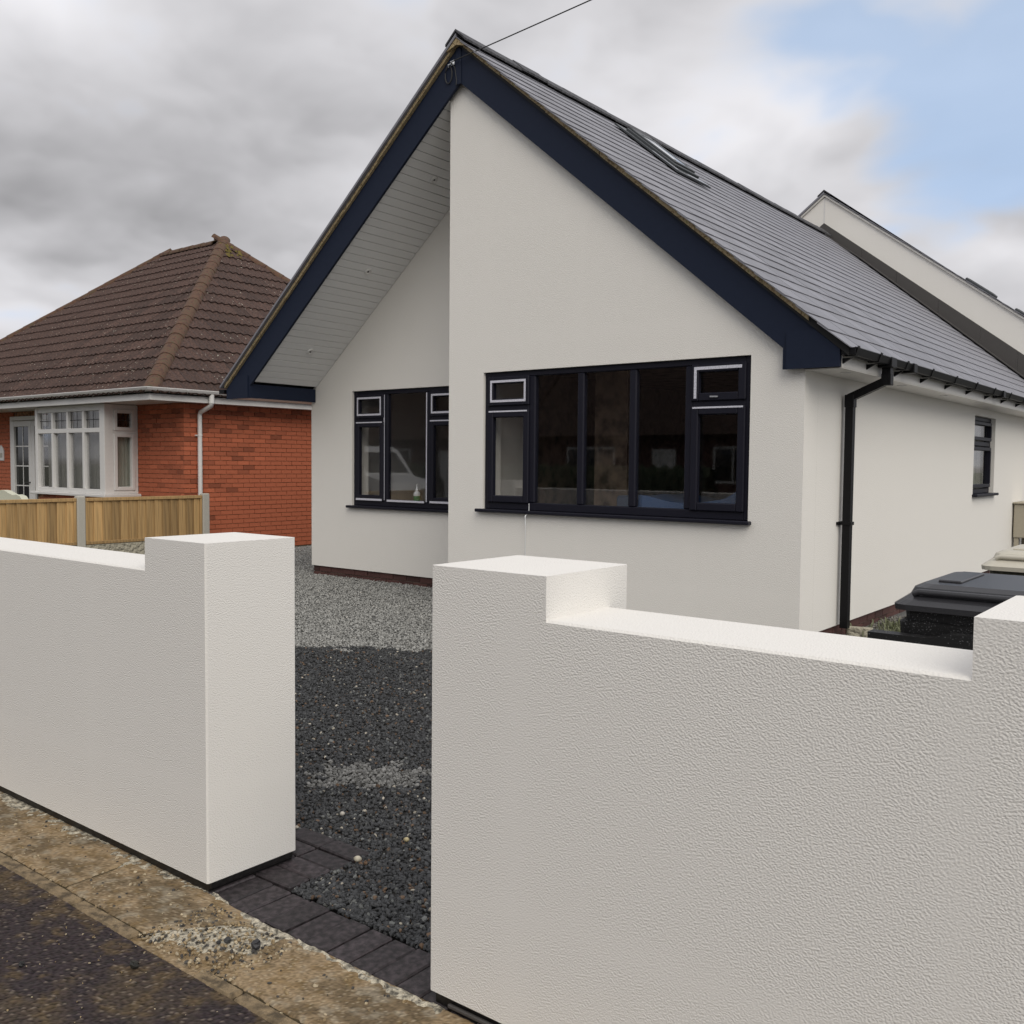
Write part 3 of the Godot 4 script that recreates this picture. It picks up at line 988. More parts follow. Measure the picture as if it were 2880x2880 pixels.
func skylight(H: Node3D, at: Vector3, along: float, wide: float) -> void:
	# roof window lying on the right slope
	var s := Vector3(-1, SL, 0).normalized()
	var nn := Vector3(SL, 1, 0).normalized()
	var o := Vector3(at.x, roof_y(at.x, 5.64), at.z) + nn * 0.012
	var T := Transform3D(Basis(Vector3(0, 0, -1), s, nn), o)
	var b := MB.new()
	b.t = T
	var w := wide / 2
	var l := along / 2
	b.cbox(Vector3(-w - 0.05, -l - 0.06, 0), Vector3(-w, l + 0.06, 0.034), 0.006)
	b.cbox(Vector3(w, -l - 0.06, 0), Vector3(w + 0.05, l + 0.06, 0.034), 0.006)
	b.cbox(Vector3(-w, l, 0), Vector3(w, l + 0.06, 0.055), 0.006)
	b.cbox(Vector3(-w, -l - 0.06, 0), Vector3(w, -l, 0.034), 0.006)
	var K := part("skylight", b, M.vmetal, H)
	K.set_meta("label", "grey roof window on the right slope")
	b = MB.new()
	b.t = T
	b.box(Vector3(-w - 0.16, -l - 0.20, -0.012), Vector3(w + 0.16, l + 0.16, 0.006))
	part("flashing", b, M.vmetal, K)
	b = MB.new()
	b.t = T * Transform3D(Basis(), Vector3(0, 0, 0.024))
	b.cbox(Vector3(-w - 0.01, -l, -0.02), Vector3(-w + 0.06, l, 0.03), 0.006)
	b.cbox(Vector3(w - 0.06, -l, -0.02), Vector3(w + 0.01, l, 0.03), 0.006)
	b.cbox(Vector3(-w + 0.06, l - 0.06, -0.02), Vector3(w - 0.06, l, 0.03), 0.006)
	b.cbox(Vector3(-w + 0.06, -l, -0.02), Vector3(w - 0.06, -l + 0.06, 0.03), 0.006)
	part("sash", b, M.vmetal, K)
	b = MB.new()
	b.t = T * Transform3D(Basis(), Vector3(0, 0, 0.024))
	b.box(Vector3(-w + 0.05, -l + 0.05, 0.0), Vector3(w - 0.05, l - 0.05, 0.026))
	part("pane", b, M.darkglass, K)
	b = MB.new()
	b.t = T
	b.cbox(Vector3(-w + 0.005, -l + 0.05, 0.054), Vector3(-w + 0.035, l * 0.35, 0.060), 0.003)
	b.box(Vector3(-w - 0.15, -l - 0.17, 0.0065), Vector3(-w - 0.11, -l + 0.25, 0.012))
	b.box(Vector3(-w + 0.1, -l - 0.19, 0.0065), Vector3(w + 0.1, -l - 0.15, 0.014))
	part("trim", b, M.silver, K)
	b = MB.new()
	b.t = T
	b.cbox(Vector3(-w + 0.062, -l + 0.10, 0.050), Vector3(-w + 0.15, l * 0.30, 0.056), 0.003)
	part("streak_strip", b, M.upvc, K)  # white strip added over the pane as its bright streak

func rear_part(H: Node3D) -> void:
	# taller gable standing behind the main roof
	var ax := -6.34
	var sl := 0.752
	var yt := func(x: float, a: float) -> float: return a - sl * absf(x - ax)
	var xr := -2.2
	var xl := -10.48
	var b := MB.new()
	b.prism(PackedVector2Array([Vector2(xl, 2.4), Vector2(xr, 2.4), Vector2(xr, yt.call(xr, 6.29)), Vector2(ax, 6.29), Vector2(xl, yt.call(xl, 6.29))]), ZR - 0.28, ZR)
	var P := part("rear_gable_wall", b, M.render, H)
	b = MB.new()
	b.cbox(Vector3(ax - 0.012, 5.75, ZR + 0.001), Vector3(ax + 0.012, 6.27, ZR + 0.004), 0.001)
	part("corner_bead", b, M.upvc, P)
	# flashing sheets up the abutment
	for sgn in [-1, 1]:
		var d := 0.0
		while d < 3.9:
			var d1 := minf(d + rng.randf_range(0.55, 0.72), 3.92)
			var f := func(dd: float, top: bool) -> Vector2:
				var x: float = ax + sgn * dd
				return Vector2(x, 5.83 - 0.775 * dd if top else roof_y(x, 5.62))
			b = MB.new()
			b.prism(PackedVector2Array([f.call(d, false), f.call(d1 - 0.004, false), f.call(d1 - 0.004, true), f.call(d, true)]), ZR + 0.002, ZR + 0.012 + rng.randf_range(0, 0.006))
			part("flashing", b, M.lead, P)
			b = MB.new()
			b.prism(PackedVector2Array([Vector2(f.call(d, false).x, f.call(d, false).y + 0.03), Vector2(f.call(d1, false).x, f.call(d1, false).y + 0.03), Vector2(f.call(d1, false).x, f.call(d1, false).y + 0.05), Vector2(f.call(d, false).x, f.call(d, false).y + 0.05)]), ZR + 0.012, ZR + 0.16)
			part("flashing", b, M.lead, P)
			d = d1
	# verge and slates
	b = MB.new()
	b.prism(PackedVector2Array([Vector2(ax, 6.335), Vector2(xr + 0.1, yt.call(xr + 0.1, 6.335)), Vector2(xr + 0.1, yt.call(xr + 0.1, 6.295)), Vector2(ax, 6.295), Vector2(xl - 0.1, yt.call(xl - 0.1, 6.295)), Vector2(xl - 0.1, yt.call(xl - 0.1, 6.335))]), ZR - 9.5, ZR + 0.03)
	var R := part("rear_roof", b, M.fascia, P)
	var s := Vector3(-1, sl, 0).normalized()
	slates(R, Vector3(xr + 0.12, yt.call(xr + 0.12, 6.345), ZR + 0.05), Vector3(0, 0, -1), s, 9.5, (xr + 0.12 - ax) / absf(s.x), 0.222, 0.3, 0)
	b = MB.new()
	b.prism(PackedVector2Array([Vector2(ax, 6.38), Vector2(ax, 6.34), Vector2(xl - 0.1, yt.call(xl - 0.1, 6.34)), Vector2(xl - 0.1, yt.call(xl - 0.1, 6.37))]), ZR - 9.5, ZR + 0.05)
	part("rear_roof_slope", b, M.slate[1], P)
	var rb := MB.new()
	for sgn in [-1, 1]:
		rb.quad_out(Vector3(0, 0.045, 0), Vector3(0, 0.045, -0.449), Vector3(sgn * 0.12, -0.052, -0.449), Vector3(sgn * 0.12, -0.052, 0), Vector3(sgn, 1, 0))
		rb.quad_out(Vector3(0, 0.045, 0), Vector3(sgn * 0.12, -0.052, 0), Vector3(sgn * 0.12, -0.07, 0), Vector3(0, 0.025, 0), Vector3.BACK)
	var rm := rb.mesh(M.ridge)
	for k in 21:
		inst("ridge_tile", rm, P, Vector3(ax, 6.365, ZR + 0.06 - 0.45 * k))
	# two roof windows on the rear slope
	for k in [[-4.35, -19.8], [-3.6, -20.4]]:
		var nn := Vector3(sl, 1, 0).normalized()
		b = MB.new()
		b.t = Transform3D(Basis(Vector3(0, 0, -1), s, nn), Vector3(k[0], yt.call(k[0], 6.36), k[1]))
		b.cbox(Vector3(-0.2, -0.3, 0), Vector3(0.2, 0.3, 0.06), 0.015)
		var K := part("skylight", b, M.vmetal, P)
		b.v.clear()
		b.n.clear()
		b.c.clear()
		b.ix.clear()
		b.box(Vector3(-0.15, -0.25, 0.055), Vector3(0.15, 0.25, 0.064))
		part("pane", b, M.darkglass, K)

func gutter(H: Node3D, x: float, sgn: float, z0: float, z1: float, clips: Array) -> MeshInstance3D:
	# square section trough fixed to a fascia whose face is at x
	var pr := [Vector2(0.004, 0.0), Vector2(0.022, -0.052), Vector2(0.095, -0.052), Vector2(0.112, 0.0), Vector2(0.108, 0.006), Vector2(0.104, 0.0), Vector2(0.090, -0.047), Vector2(0.027, -0.047), Vector2(0.008, 0.0)]
	var poly := PackedVector2Array()
	for p in pr:
		poly.append(Vector2(x + sgn * p.x, 2.375 + p.y))
	var b := MB.new()
	b.prism(poly, z1, z0)
	b.box(Vector3(x + minf(0.006 * sgn, 0.108 * sgn), 2.323, z0), Vector3(x + maxf(0.006 * sgn, 0.108 * sgn), 2.376, z0 + 0.004))
	var G := part("gutter", b, M.black, H)
	for z in clips:
		b = MB.new()
		var q := PackedVector2Array()
		for p in [Vector2(0.001, 0.012), Vector2(0.018, -0.059), Vector2(0.100, -0.059), Vector2(0.119, 0.0), Vector2(0.119, 0.014), Vector2(0.113, 0.014), Vector2(0.113, 0.0), Vector2(0.096, -0.0535), Vector2(0.022, -0.0535), Vector2(0.006, 0.012)]:
			q.append(Vector2(x + sgn * p.x, 2.375 + p.y))
		b.prism(q, z - 0.022, z + 0.022)
		b.prism(PackedVector2Array([Vector2(x + sgn * 0.001, 2.305), Vector2(x + sgn * 0.07, 2.305), Vector2(x + sgn * 0.001, 2.265)]), z - 0.012, z + 0.012)
		part("gutter_bracket", b, M.black, G)
	return G

func eaves(H: Node3D) -> void:
	# right eave: fascia lengths, soffit, lights, gutter, downpipe
	var z := ZB - 0.032
	for e in [-12.05, ZR]:
		var b := MB.new()
		b.cbox(Vector3(-2.52, 2.240, e + 0.003), Vector3(-2.502, 2.395, z), 0.002)
		part("fascia", b, M.fascia, H)
		b = MB.new()
		b.box(Vector3(XS + 0.001, 2.232, e + 0.001), Vector3(-2.503, 2.2395, z))
		part("eave_soffit", b, M.fascia, H)
		z = e
	for k in [-7.51, -8.97, -10.42, -11.87]:
		var b := MB.new()
		b.t = Transform3D(Basis(Vector3.RIGHT, PI), Vector3(-2.60, 2.232, k))
		b.lathe([Vector2(0.0, 0.004), Vector2(0.026, 0.004), Vector2(0.030, 0.009), Vector2(0.042, 0.009), Vector2(0.046, 0.0)], 18)
		part("spotlight", b, M.upvc, H)
	var G := gutter(H, -2.502, 1.0, ZB + 0.01, ZR + 0.02, [-7.16, -7.7, -8.42, -9.2, -10.05, -10.9, -11.75, -12.6, -13.45, -14.3, -15.1, -16.0])
	for k in [-8.62, -12.2]:
		var b := MB.new()
		b.cbox(Vector3(-2.498, 2.303, k - 0.05), Vector3(-2.380, 2.385, k + 0.05), 0.006)
		part("gutter_joint", b, M.black, G)
	# downpipe with its two bends
	var o := MB.new()
	o.cbox(Vector3(-2.50, 2.302, -8.10), Vector3(-2.385, 2.383, -7.96), 0.005)
	o.bar(Vector3(-2.44, 2.32, -8.03), Vector3(-2.44, 2.195, -8.03), 0.068, 0.068, Vector3.BACK)
	var D := part("downpipe", o, M.black, H)
	o = MB.new()
	o.cbox(Vector3(-2.479, 2.16, -8.069), Vector3(-2.401, 2.255, -7.991), 0.004)
	o.bar(Vector3(-2.428, 2.205, -8.03), Vector3(-2.742, 2.068, -8.03), 0.064, 0.064, Vector3.UP)
	part("offset_bend", o, M.black, D)
	o = MB.new()
	o.cbox(Vector3(-2.772, 1.99, -8.069), Vector3(-2.694, 2.095, -7.991), 0.004)
	o.bar(Vector3(-2.733, 2.05, -8.03), Vector3(-2.733, 0.135, -8.03), 0.065, 0.065, Vector3.BACK)
	part("pipe_length", o, M.black, D)
	for y in [1.02]:
		o = MB.new()
		o.cbox(Vector3(-2.799, y - 0.014, -8.074), Vector3(-2.690, y + 0.014, -7.986), 0.003)
		o.box(Vector3(-2.799, y - 0.012, -7.986), Vector3(-2.78, y + 0.012, -7.95))
		part("pipe_clip", o, M.black, D)

# ---------------------------------------------------------------- brick bungalow next door
const NX := -13.5
const NZ := -8.71

func neighbour() -> void:
	var N := thing("brick_bungalow", Vector3(NX, 0, NZ), "red brick bungalow with brown tiled hipped roof and white bay window beyond the fence", "house")
	var b := MB.new()
	b.box(Vector3(-23.7, -0.02, -15.9), Vector3(NX - 0.014, 2.46, NZ - 0.014))
	var W := part("wall", b, M.mortar, N)
	var list := []
	# side wall bricks then front wall bricks, stretcher bond
	for r in 33:
		var y := 0.036 + r * 0.075
		var z := NZ + 0.11 * (r % 2)
		while z > -13.4:
			var z0 := minf(z, NZ)
			var z1 := z - 0.215
			if z0 - z1 > 0.04:
				list.append([Vector3(NX, y, (z0 + z1) / 2), z0 - z1, true])
			z -= 0.225
		var x := NX - 0.004 - 0.11 * ((r + 1) % 2)
		var first := true
		while x > -20.4:
			var x0 := NX - 0.1 if false else x
			if first and r % 2 == 0:
				list.append([Vector3(NX - 0.004 - 0.05, y, NZ), 0.10, false])
			first = false
			var c := x0 - 0.1075
			var hidden := (c < -14.9 and c > -17.1 and y > 0.9) or (c < -17.55 and c > -19.45)
			if not hidden:
				list.append([Vector3(c, y, NZ), 0.215, false])
			x -= 0.225
	for e in list:
		var p: Vector3 = e[0]
		var seen: bool = p.y > 0.35 and p.z > -11.8 and p.x > -14.9
		e.append((0.0 if seen else 100.0) + p.distance_to(Vector3(0, 1.5, 0)) - p.y * 0.6)
	list.sort_custom(func(p, q): return p[3] < q[3])
	var shared := {}
	var rest := MB.new()
	for i in list.size():
		var e: Array = list[i]
		var l := snappedf(e[1], 0.005)
		var out := rng.randf_range(-0.002, 0.003)
		var at: Vector3 = e[0] + (Vector3(out, 0, 0) if e[2] else Vector3(0, 0, out))
		var bs := Basis(Vector3.UP, PI / 2) if e[2] else Basis()
		var k := 2
		var q := rng.randf()
		if q < 0.10:
			k = 0
		elif q < 0.30:
			k = 1
		elif q < 0.42:
			k = 3
		elif q < 0.52:
			k = 4
		if i < 300:
			var key := "%.3f %d" % [l, k]
			if not shared.has(key):
				var bb := MB.new()
				bb.box(Vector3(-l / 2, -0.0325, -0.03), Vector3(l / 2, 0.0325, 0.0))
				shared[key] = bb.mesh(M.brick[k])
			inst("brick", shared[key], W, at, bs)
		else:
			rest.t = Transform3D(bs, at)
			rest.box(Vector3(-l / 2, -0.0325, -0.03), Vector3(l / 2, 0.0325, 0.0))
	part("other_bricks", rest, M.brick[2], W).set_meta("kind", "stuff")
	neighbour_roof(N)
	neighbour_eaves(N)
	bay(N)
	front_door(N)

func neighbour_roof(N: Node3D) -> void:
	var E := Vector3(-13.15, 2.53, -7.90)
	var D := 4.35
	var rise := 3.58
	var W := 10.95                      # length of the front eave
	var p := atan2(rise, D)
	var A := Vector3(E.x - D, E.y + rise, E.z - D)
	var B := Vector3(E.x - W + D, E.y + rise, E.z - D)
	var L := Vector3(E.x - W, E.y, E.z)
	var dn := Vector3(0, -0.03, 0)
	var b := MB.new()
	var E2 := E + Vector3(0, 0, -2 * D)
	var L2 := L + Vector3(0, 0, -2 * D)
	b.quad_out(E + dn, A + dn, B + dn, L + dn, Vector3(0, 1, 1))
	b.tri_out(E + dn, A + dn, E2 + dn, Vector3(1, 1, 0))
	b.quad_out(E2 + dn, A + dn, B + dn, L2 + dn, Vector3(0, 1, -1))
	b.tri_out(L + dn, B + dn, L2 + dn, Vector3(-1, 1, 0))
	b.quad_out(E + dn, E2 + dn, L2 + dn, L + dn, Vector3(0, -1, 0))
	var R := part("roof", b, M.under, N)
	var gauge := 0.332
	var tw := 0.30
	var slope := D / cos(p)
	var list := []
	# face 0: front (along -x), face 1: right hip end (along -z)
	for face in 2:
		var len_: float = W if face == 0 else 2 * D
		for r in 17:
			var a := -0.15 * (r % 2)
			while a < len_:
				var ins := (r * gauge) * cos(p)
				if a + tw > ins + 0.02 and a < len_ - ins - 0.02 and not (face == 1 and a > D + 0.6):
					list.append([face, r, a])
				a += tw
	var us := [Vector3(-1, 0, 0), Vector3(0, 0, -1)]
	var ss := [Vector3(0, sin(p), -cos(p)), Vector3(-cos(p), sin(p), 0)]
	var ns := [Vector3(0, cos(p), sin(p)), Vector3(sin(p), cos(p), 0)]
	for e in list:
		var mid: Vector3 = E + us[e[0]] * (e[2] + 0.15) + ss[e[0]] * (e[1] * gauge)
		e.append(mid.distance_to(Vector3(0, 1.5, 0)) + (50.0 if mid.x < -20.3 or (e[0] == 1 and mid.z < -12.4) else 0.0))
	list.sort_custom(func(q, w): return q[3] < w[3])
	var whole := []
	for k in 5:
		var mb := MB.new()
		tile_into(mb, Transform3D(), 0.0, tw, gauge + 0.05, -99.0, 99.0, 0.0)
		whole.append(mb.mesh(M.tile[k]))
	var rest := MB.new()
	var flecks := MB.new()
	for i in list.size():
		var e: Array = list[i]
		var u: Vector3 = us[e[0]]
		var s: Vector3 = ss[e[0]]
		var nn: Vector3 = ns[e[0]]
		var len2: float = W if e[0] == 0 else 2 * D
		var ins: float = e[1] * gauge * cos(p)
		var top := minf(gauge + 0.05, slope - e[1] * gauge)
		if top < 0.05:
			continue
		var at: Vector3 = E + u * e[2] + s * (e[1] * gauge - 0.05 + rng.randf_range(-0.006, 0.006)) + nn * (0.032 + rng.randf_range(-0.002, 0.003))
		var bs := Basis(u, s, u.cross(s))
		if u.cross(s).dot(nn) < 0:
			bs = Basis(u, s, nn)
		bs = bs * Basis(Vector3.RIGHT, -0.075)
		var T := Transform3D(bs, at)
		var clip: bool = e[2] < ins + gauge + 0.1 or e[2] + tw > len2 - ins - gauge - 0.1 or top < gauge
		if i < 300 and not clip:
			inst("roof_tile", whole[rng.randi() % 5], R, at, bs)
		elif i < 300:
			var mb := MB.new()
			tile_into(mb, Transform3D(), 0.0, tw, top, ins - e[2], len2 - ins - e[2], cos(p))
			if mb.v.size():
				inst("roof_tile", mb.mesh(M.tile[rng.randi() % 5]), R, at, bs)
		else:
			tile_into(rest, T, 0.0, tw, top, ins - e[2], len2 - ins - e[2], cos(p))
		# lichen flecks on the front slope
		if e[0] == 0 or rng.randf() < 0.35:
			for k in rng.randi_range(1, 7):
				var fx := rng.randf_range(0.02, tw - 0.02)
				var fy := rng.randf_range(0.03, gauge)
				if fx < ins - e[2] + fy or fx > len2 - ins - e[2] - fy or fy > top:
					continue
				var c: Vector3 = T * Vector3(fx, fy, tile_h(fx) + 0.003)
				var r := rng.randf_range(0.005, 0.015)
				var prev := c + T.basis.x * r
				for m in range(1, 6):
					var an := TAU * m / 5.0
					var nx := c + T.basis.x * cos(an) * r * rng.randf_range(0.7, 1.2) + T.basis.y * sin(an) * r * rng.randf_range(0.7, 1.2)
					flecks.tri_out(c, prev, nx, nn)
					prev = nx
	part("far_tiles", rest, M.tile[2], R).set_meta("kind", "stuff")
	part("lichen", flecks, M.lichen, R).set_meta("kind", "stuff")
	# hip and ridge tiles, half round
	var hb := MB.new()
	var pts := []
	for j in 2:
		for k in 9:
			var an := PI * k / 8.0
			var rr := 0.132 if j == 0 else 0.124
			pts.append(Vector3(cos(an) * rr, sin(an) * rr * 0.85, -0.44 * j))
	hb.grid(pts, 9, 2, Vector3.UP)
	for k in 8:
		var a0 := PI * k / 8.0
		var a1 := PI * (k + 1) / 8.0
		hb.quad_out(Vector3(cos(a0) * 0.135, sin(a0) * 0.115, 0), Vector3(cos(a1) * 0.135, sin(a1) * 0.115, 0), Vector3(cos(a1) * 0.11, sin(a1) * 0.09, 0), Vector3(cos(a0) * 0.11, sin(a0) * 0.09, 0), Vector3.BACK)
	var hm := hb.mesh(M.hip)
	for run in [[E, A], [A, B], [L, B], [E2, A]]:
		var d: Vector3 = (run[1] - run[0]).normalized()
		var total: float = run[0].distance_to(run[1])
		var zz := -d
		var xx := Vector3.UP.cross(zz).normalized()
		var yy := zz.cross(xx)
		var a := 0.02 if absf(d.y) > 0.01 else 0.22
		var called := "ridge_tile" if absf(d.y) < 0.01 else "hip_tile"
		while a < total - 0.1:
			inst(called, hm, R, run[0] + d * a + yy * (-0.035 + rng.randf_range(-0.002, 0.003)), Basis(xx, yy, zz))
			a += 0.405
	# moss at the top of the hip
	var mo := MB.new()
	for k in 34:
		var c := A + Vector3(rng.randf_range(-0.05, 0.55), 0, rng.randf_range(-0.2, 0.25))
		var onside := c.x - A.x > absf(c.z - A.z)
		if not onside:
			continue
		c.y = A.y - (c.x - A.x) * rise / D + 0.06
		var r := rng.randf_range(0.02, 0.055)
		for m in 6:
			var a0 := TAU * m / 6.0
			var a1 := TAU * (m + 1) / 6.0
			mo.tri_out(c + Vector3(0.02, 0.03, 0), c + Vector3(cos(a0) * r, -cos(a0) * r * 0.8, sin(a0) * r), c + Vector3(cos(a1) * r, -cos(a1) * r * 0.8, sin(a1) * r), Vector3(0.6, 0.8, 0))
	part("moss", mo, M.moss, R).set_meta("kind", "stuff")

func tile_h(x: float) -> float:
	return 0.027 * (0.5 + 0.5 * cos(TAU * x / 0.15))

# wavy tile: x across, y up the slope, z out; cut at lo + y * cs and hi - y * cs
func tile_into(b: MB, T: Transform3D, x0: float, w: float, l: float, lo: float, hi: float, cs: float) -> void:
	b.t = T
	var seg := 8
	for k in seg:
		var q := []
		for c in [[k, 0.0], [k + 1, 0.0], [k + 1, l], [k, l]]:
			var x: float = x0 + w * c[0] / seg
			var yy: float = c[1]
			x = clampf(x, lo + yy * cs, hi - yy * cs)
			q.append(Vector3(x, yy, tile_h(x)))
		if absf(q[1].x - q[0].x) < 1e-4 and absf(q[2].x - q[3].x) < 1e-4:
			continue
		b.quad_out(q[0], q[1], q[2], q[3], Vector3.BACK)
		b.quad_out(q[0], q[1], q[1] + Vector3(0, 0, -0.022), q[0] + Vector3(0, 0, -0.022), Vector3.DOWN)
	b.t = Transform3D()

func neighbour_eaves(N: Node3D) -> void:
	# fascia, soffit, round gutter, downpipe, all white
	var ex := -13.18
	var ez := -7.93
	var b := MB.new()
	b.box(Vector3(-24.0, 2.405, ez - 0.02), Vector3(ex - 0.021, 2.545, ez))
	part("fascia", b, M.upvc, N)
	b = MB.new()
	b.box(Vector3(ex - 0.02, 2.405, -16.2), Vector3(ex, 2.545, ez))
	part("fascia", b, M.upvc, N)
	b = MB.new()
	b.box(Vector3(-24.0, 2.415, NZ - 0.01), Vector3(NX - 0.01, 2.425, ez - 0.021))
	b.box(Vector3(NX - 0.009, 2.415, -16.2), Vector3(ex - 0.021, 2.425, ez - 0.021))
	part("soffit", b, M.upvc, N)
	# gutter: half round trough mitred at the corner
	var g := MB.new()
	var ring := func(c: Vector3, out: Vector3) -> Array:
		var a := []
		for k in 9:
			var an := PI + PI * k / 8.0
			a.append(c + out * cos(an) * 0.056 + Vector3.UP * sin(an) * 0.056)
		return a
	var yc := 2.585
	var c0: Array = ring.call(Vector3(-24.0, yc, ez + 0.06), Vector3(0, 0, 1))
	var c1: Array = ring.call(Vector3(ex + 0.06, yc, ez + 0.06), Vector3(1, 0, 1))
	var c2: Array = ring.call(Vector3(ex + 0.06, yc, -16.2), Vector3(1, 0, 0))
	for k in 8:
		g.quad_out(c0[k], c0[k + 1], c1[k + 1], c1[k], (c0[k] - Vector3(-24.0, yc, ez + 0.06)))
		g.quad_out(c1[k], c1[k + 1], c2[k + 1], c2[k], (c2[k] - Vector3(ex + 0.06, yc, -16.2)))
	g.bar(Vector3(-24.0, yc, ez + 0.117), Vector3(ex + 0.116, yc, ez + 0.117), 0.010, 0.014)
	g.bar(Vector3(ex + 0.117, yc, ez + 0.118), Vector3(ex + 0.117, yc, -16.2), 0.010, 0.014)
	var G := part("gutter", g, M.upvc, N)
	for k in 12:
		b = MB.new()
		var x := -13.9 - 0.85 * k
		var rr: Array = ring.call(Vector3(0, 0, 0), Vector3(0, 0, 1.15))
		for m in 8:
			b.quad_out(Vector3(x - 0.015, yc, ez + 0.06) + rr[m] * 1.08, Vector3(x - 0.015, yc, ez + 0.06) + rr[m + 1] * 1.08, Vector3(x + 0.015, yc, ez + 0.06) + rr[m + 1] * 1.08, Vector3(x + 0.015, yc, ez + 0.06) + rr[m] * 1.08, rr[m])
		b.bar(Vector3(x, yc - 0.05, ez + 0.004), Vector3(x, yc - 0.075, ez + 0.06), 0.02, 0.012)
		part("gutter_bracket", b, M.upvc, G)
	for k in [-8.2, -8.5, -9.3, -10.2]:
		b = MB.new()
		var rr: Array = ring.call(Vector3(0, 0, 0), Vector3(1.15, 0, 0))
		for m in 8:
			b.quad_out(Vector3(ex + 0.06, yc, k - 0.015) + rr[m] * 1.08, Vector3(ex + 0.06, yc, k - 0.015) + rr[m + 1] * 1.08, Vector3(ex + 0.06, yc, k + 0.015) + rr[m + 1] * 1.08, Vector3(ex + 0.06, yc, k + 0.015) + rr[m] * 1.08, rr[m])
		part("gutter_bracket", b, M.upvc, G)
	# downpipe on the side wall
	b = MB.new()
	var zp := -8.96
	b.tube([Vector3(ex + 0.06, 2.54, zp), Vector3(ex + 0.06, 2.40, zp)], 0.042, 12)
	b.tube([Vector3(ex + 0.06, 2.41, zp), Vector3(ex + 0.045, 2.36, zp), Vector3(NX + 0.075, 2.27, zp), Vector3(NX + 0.055, 2.22, zp), Vector3(NX + 0.055, 0.02, zp)], 0.036, 12)
	var P := part("downpipe", b, M.upvc, N)
	for y in [1.9, 0.6]:
		b = MB.new()
		b.tube([Vector3(NX + 0.055, y - 0.012, zp), Vector3(NX + 0.055, y + 0.012, zp)], 0.041, 12)
		b.box(Vector3(NX - 0.0, y - 0.01, zp - 0.06), Vector3(NX + 0.03, y + 0.01, zp + 0.06))
		part("pipe_clip", b, M.upvc, P)

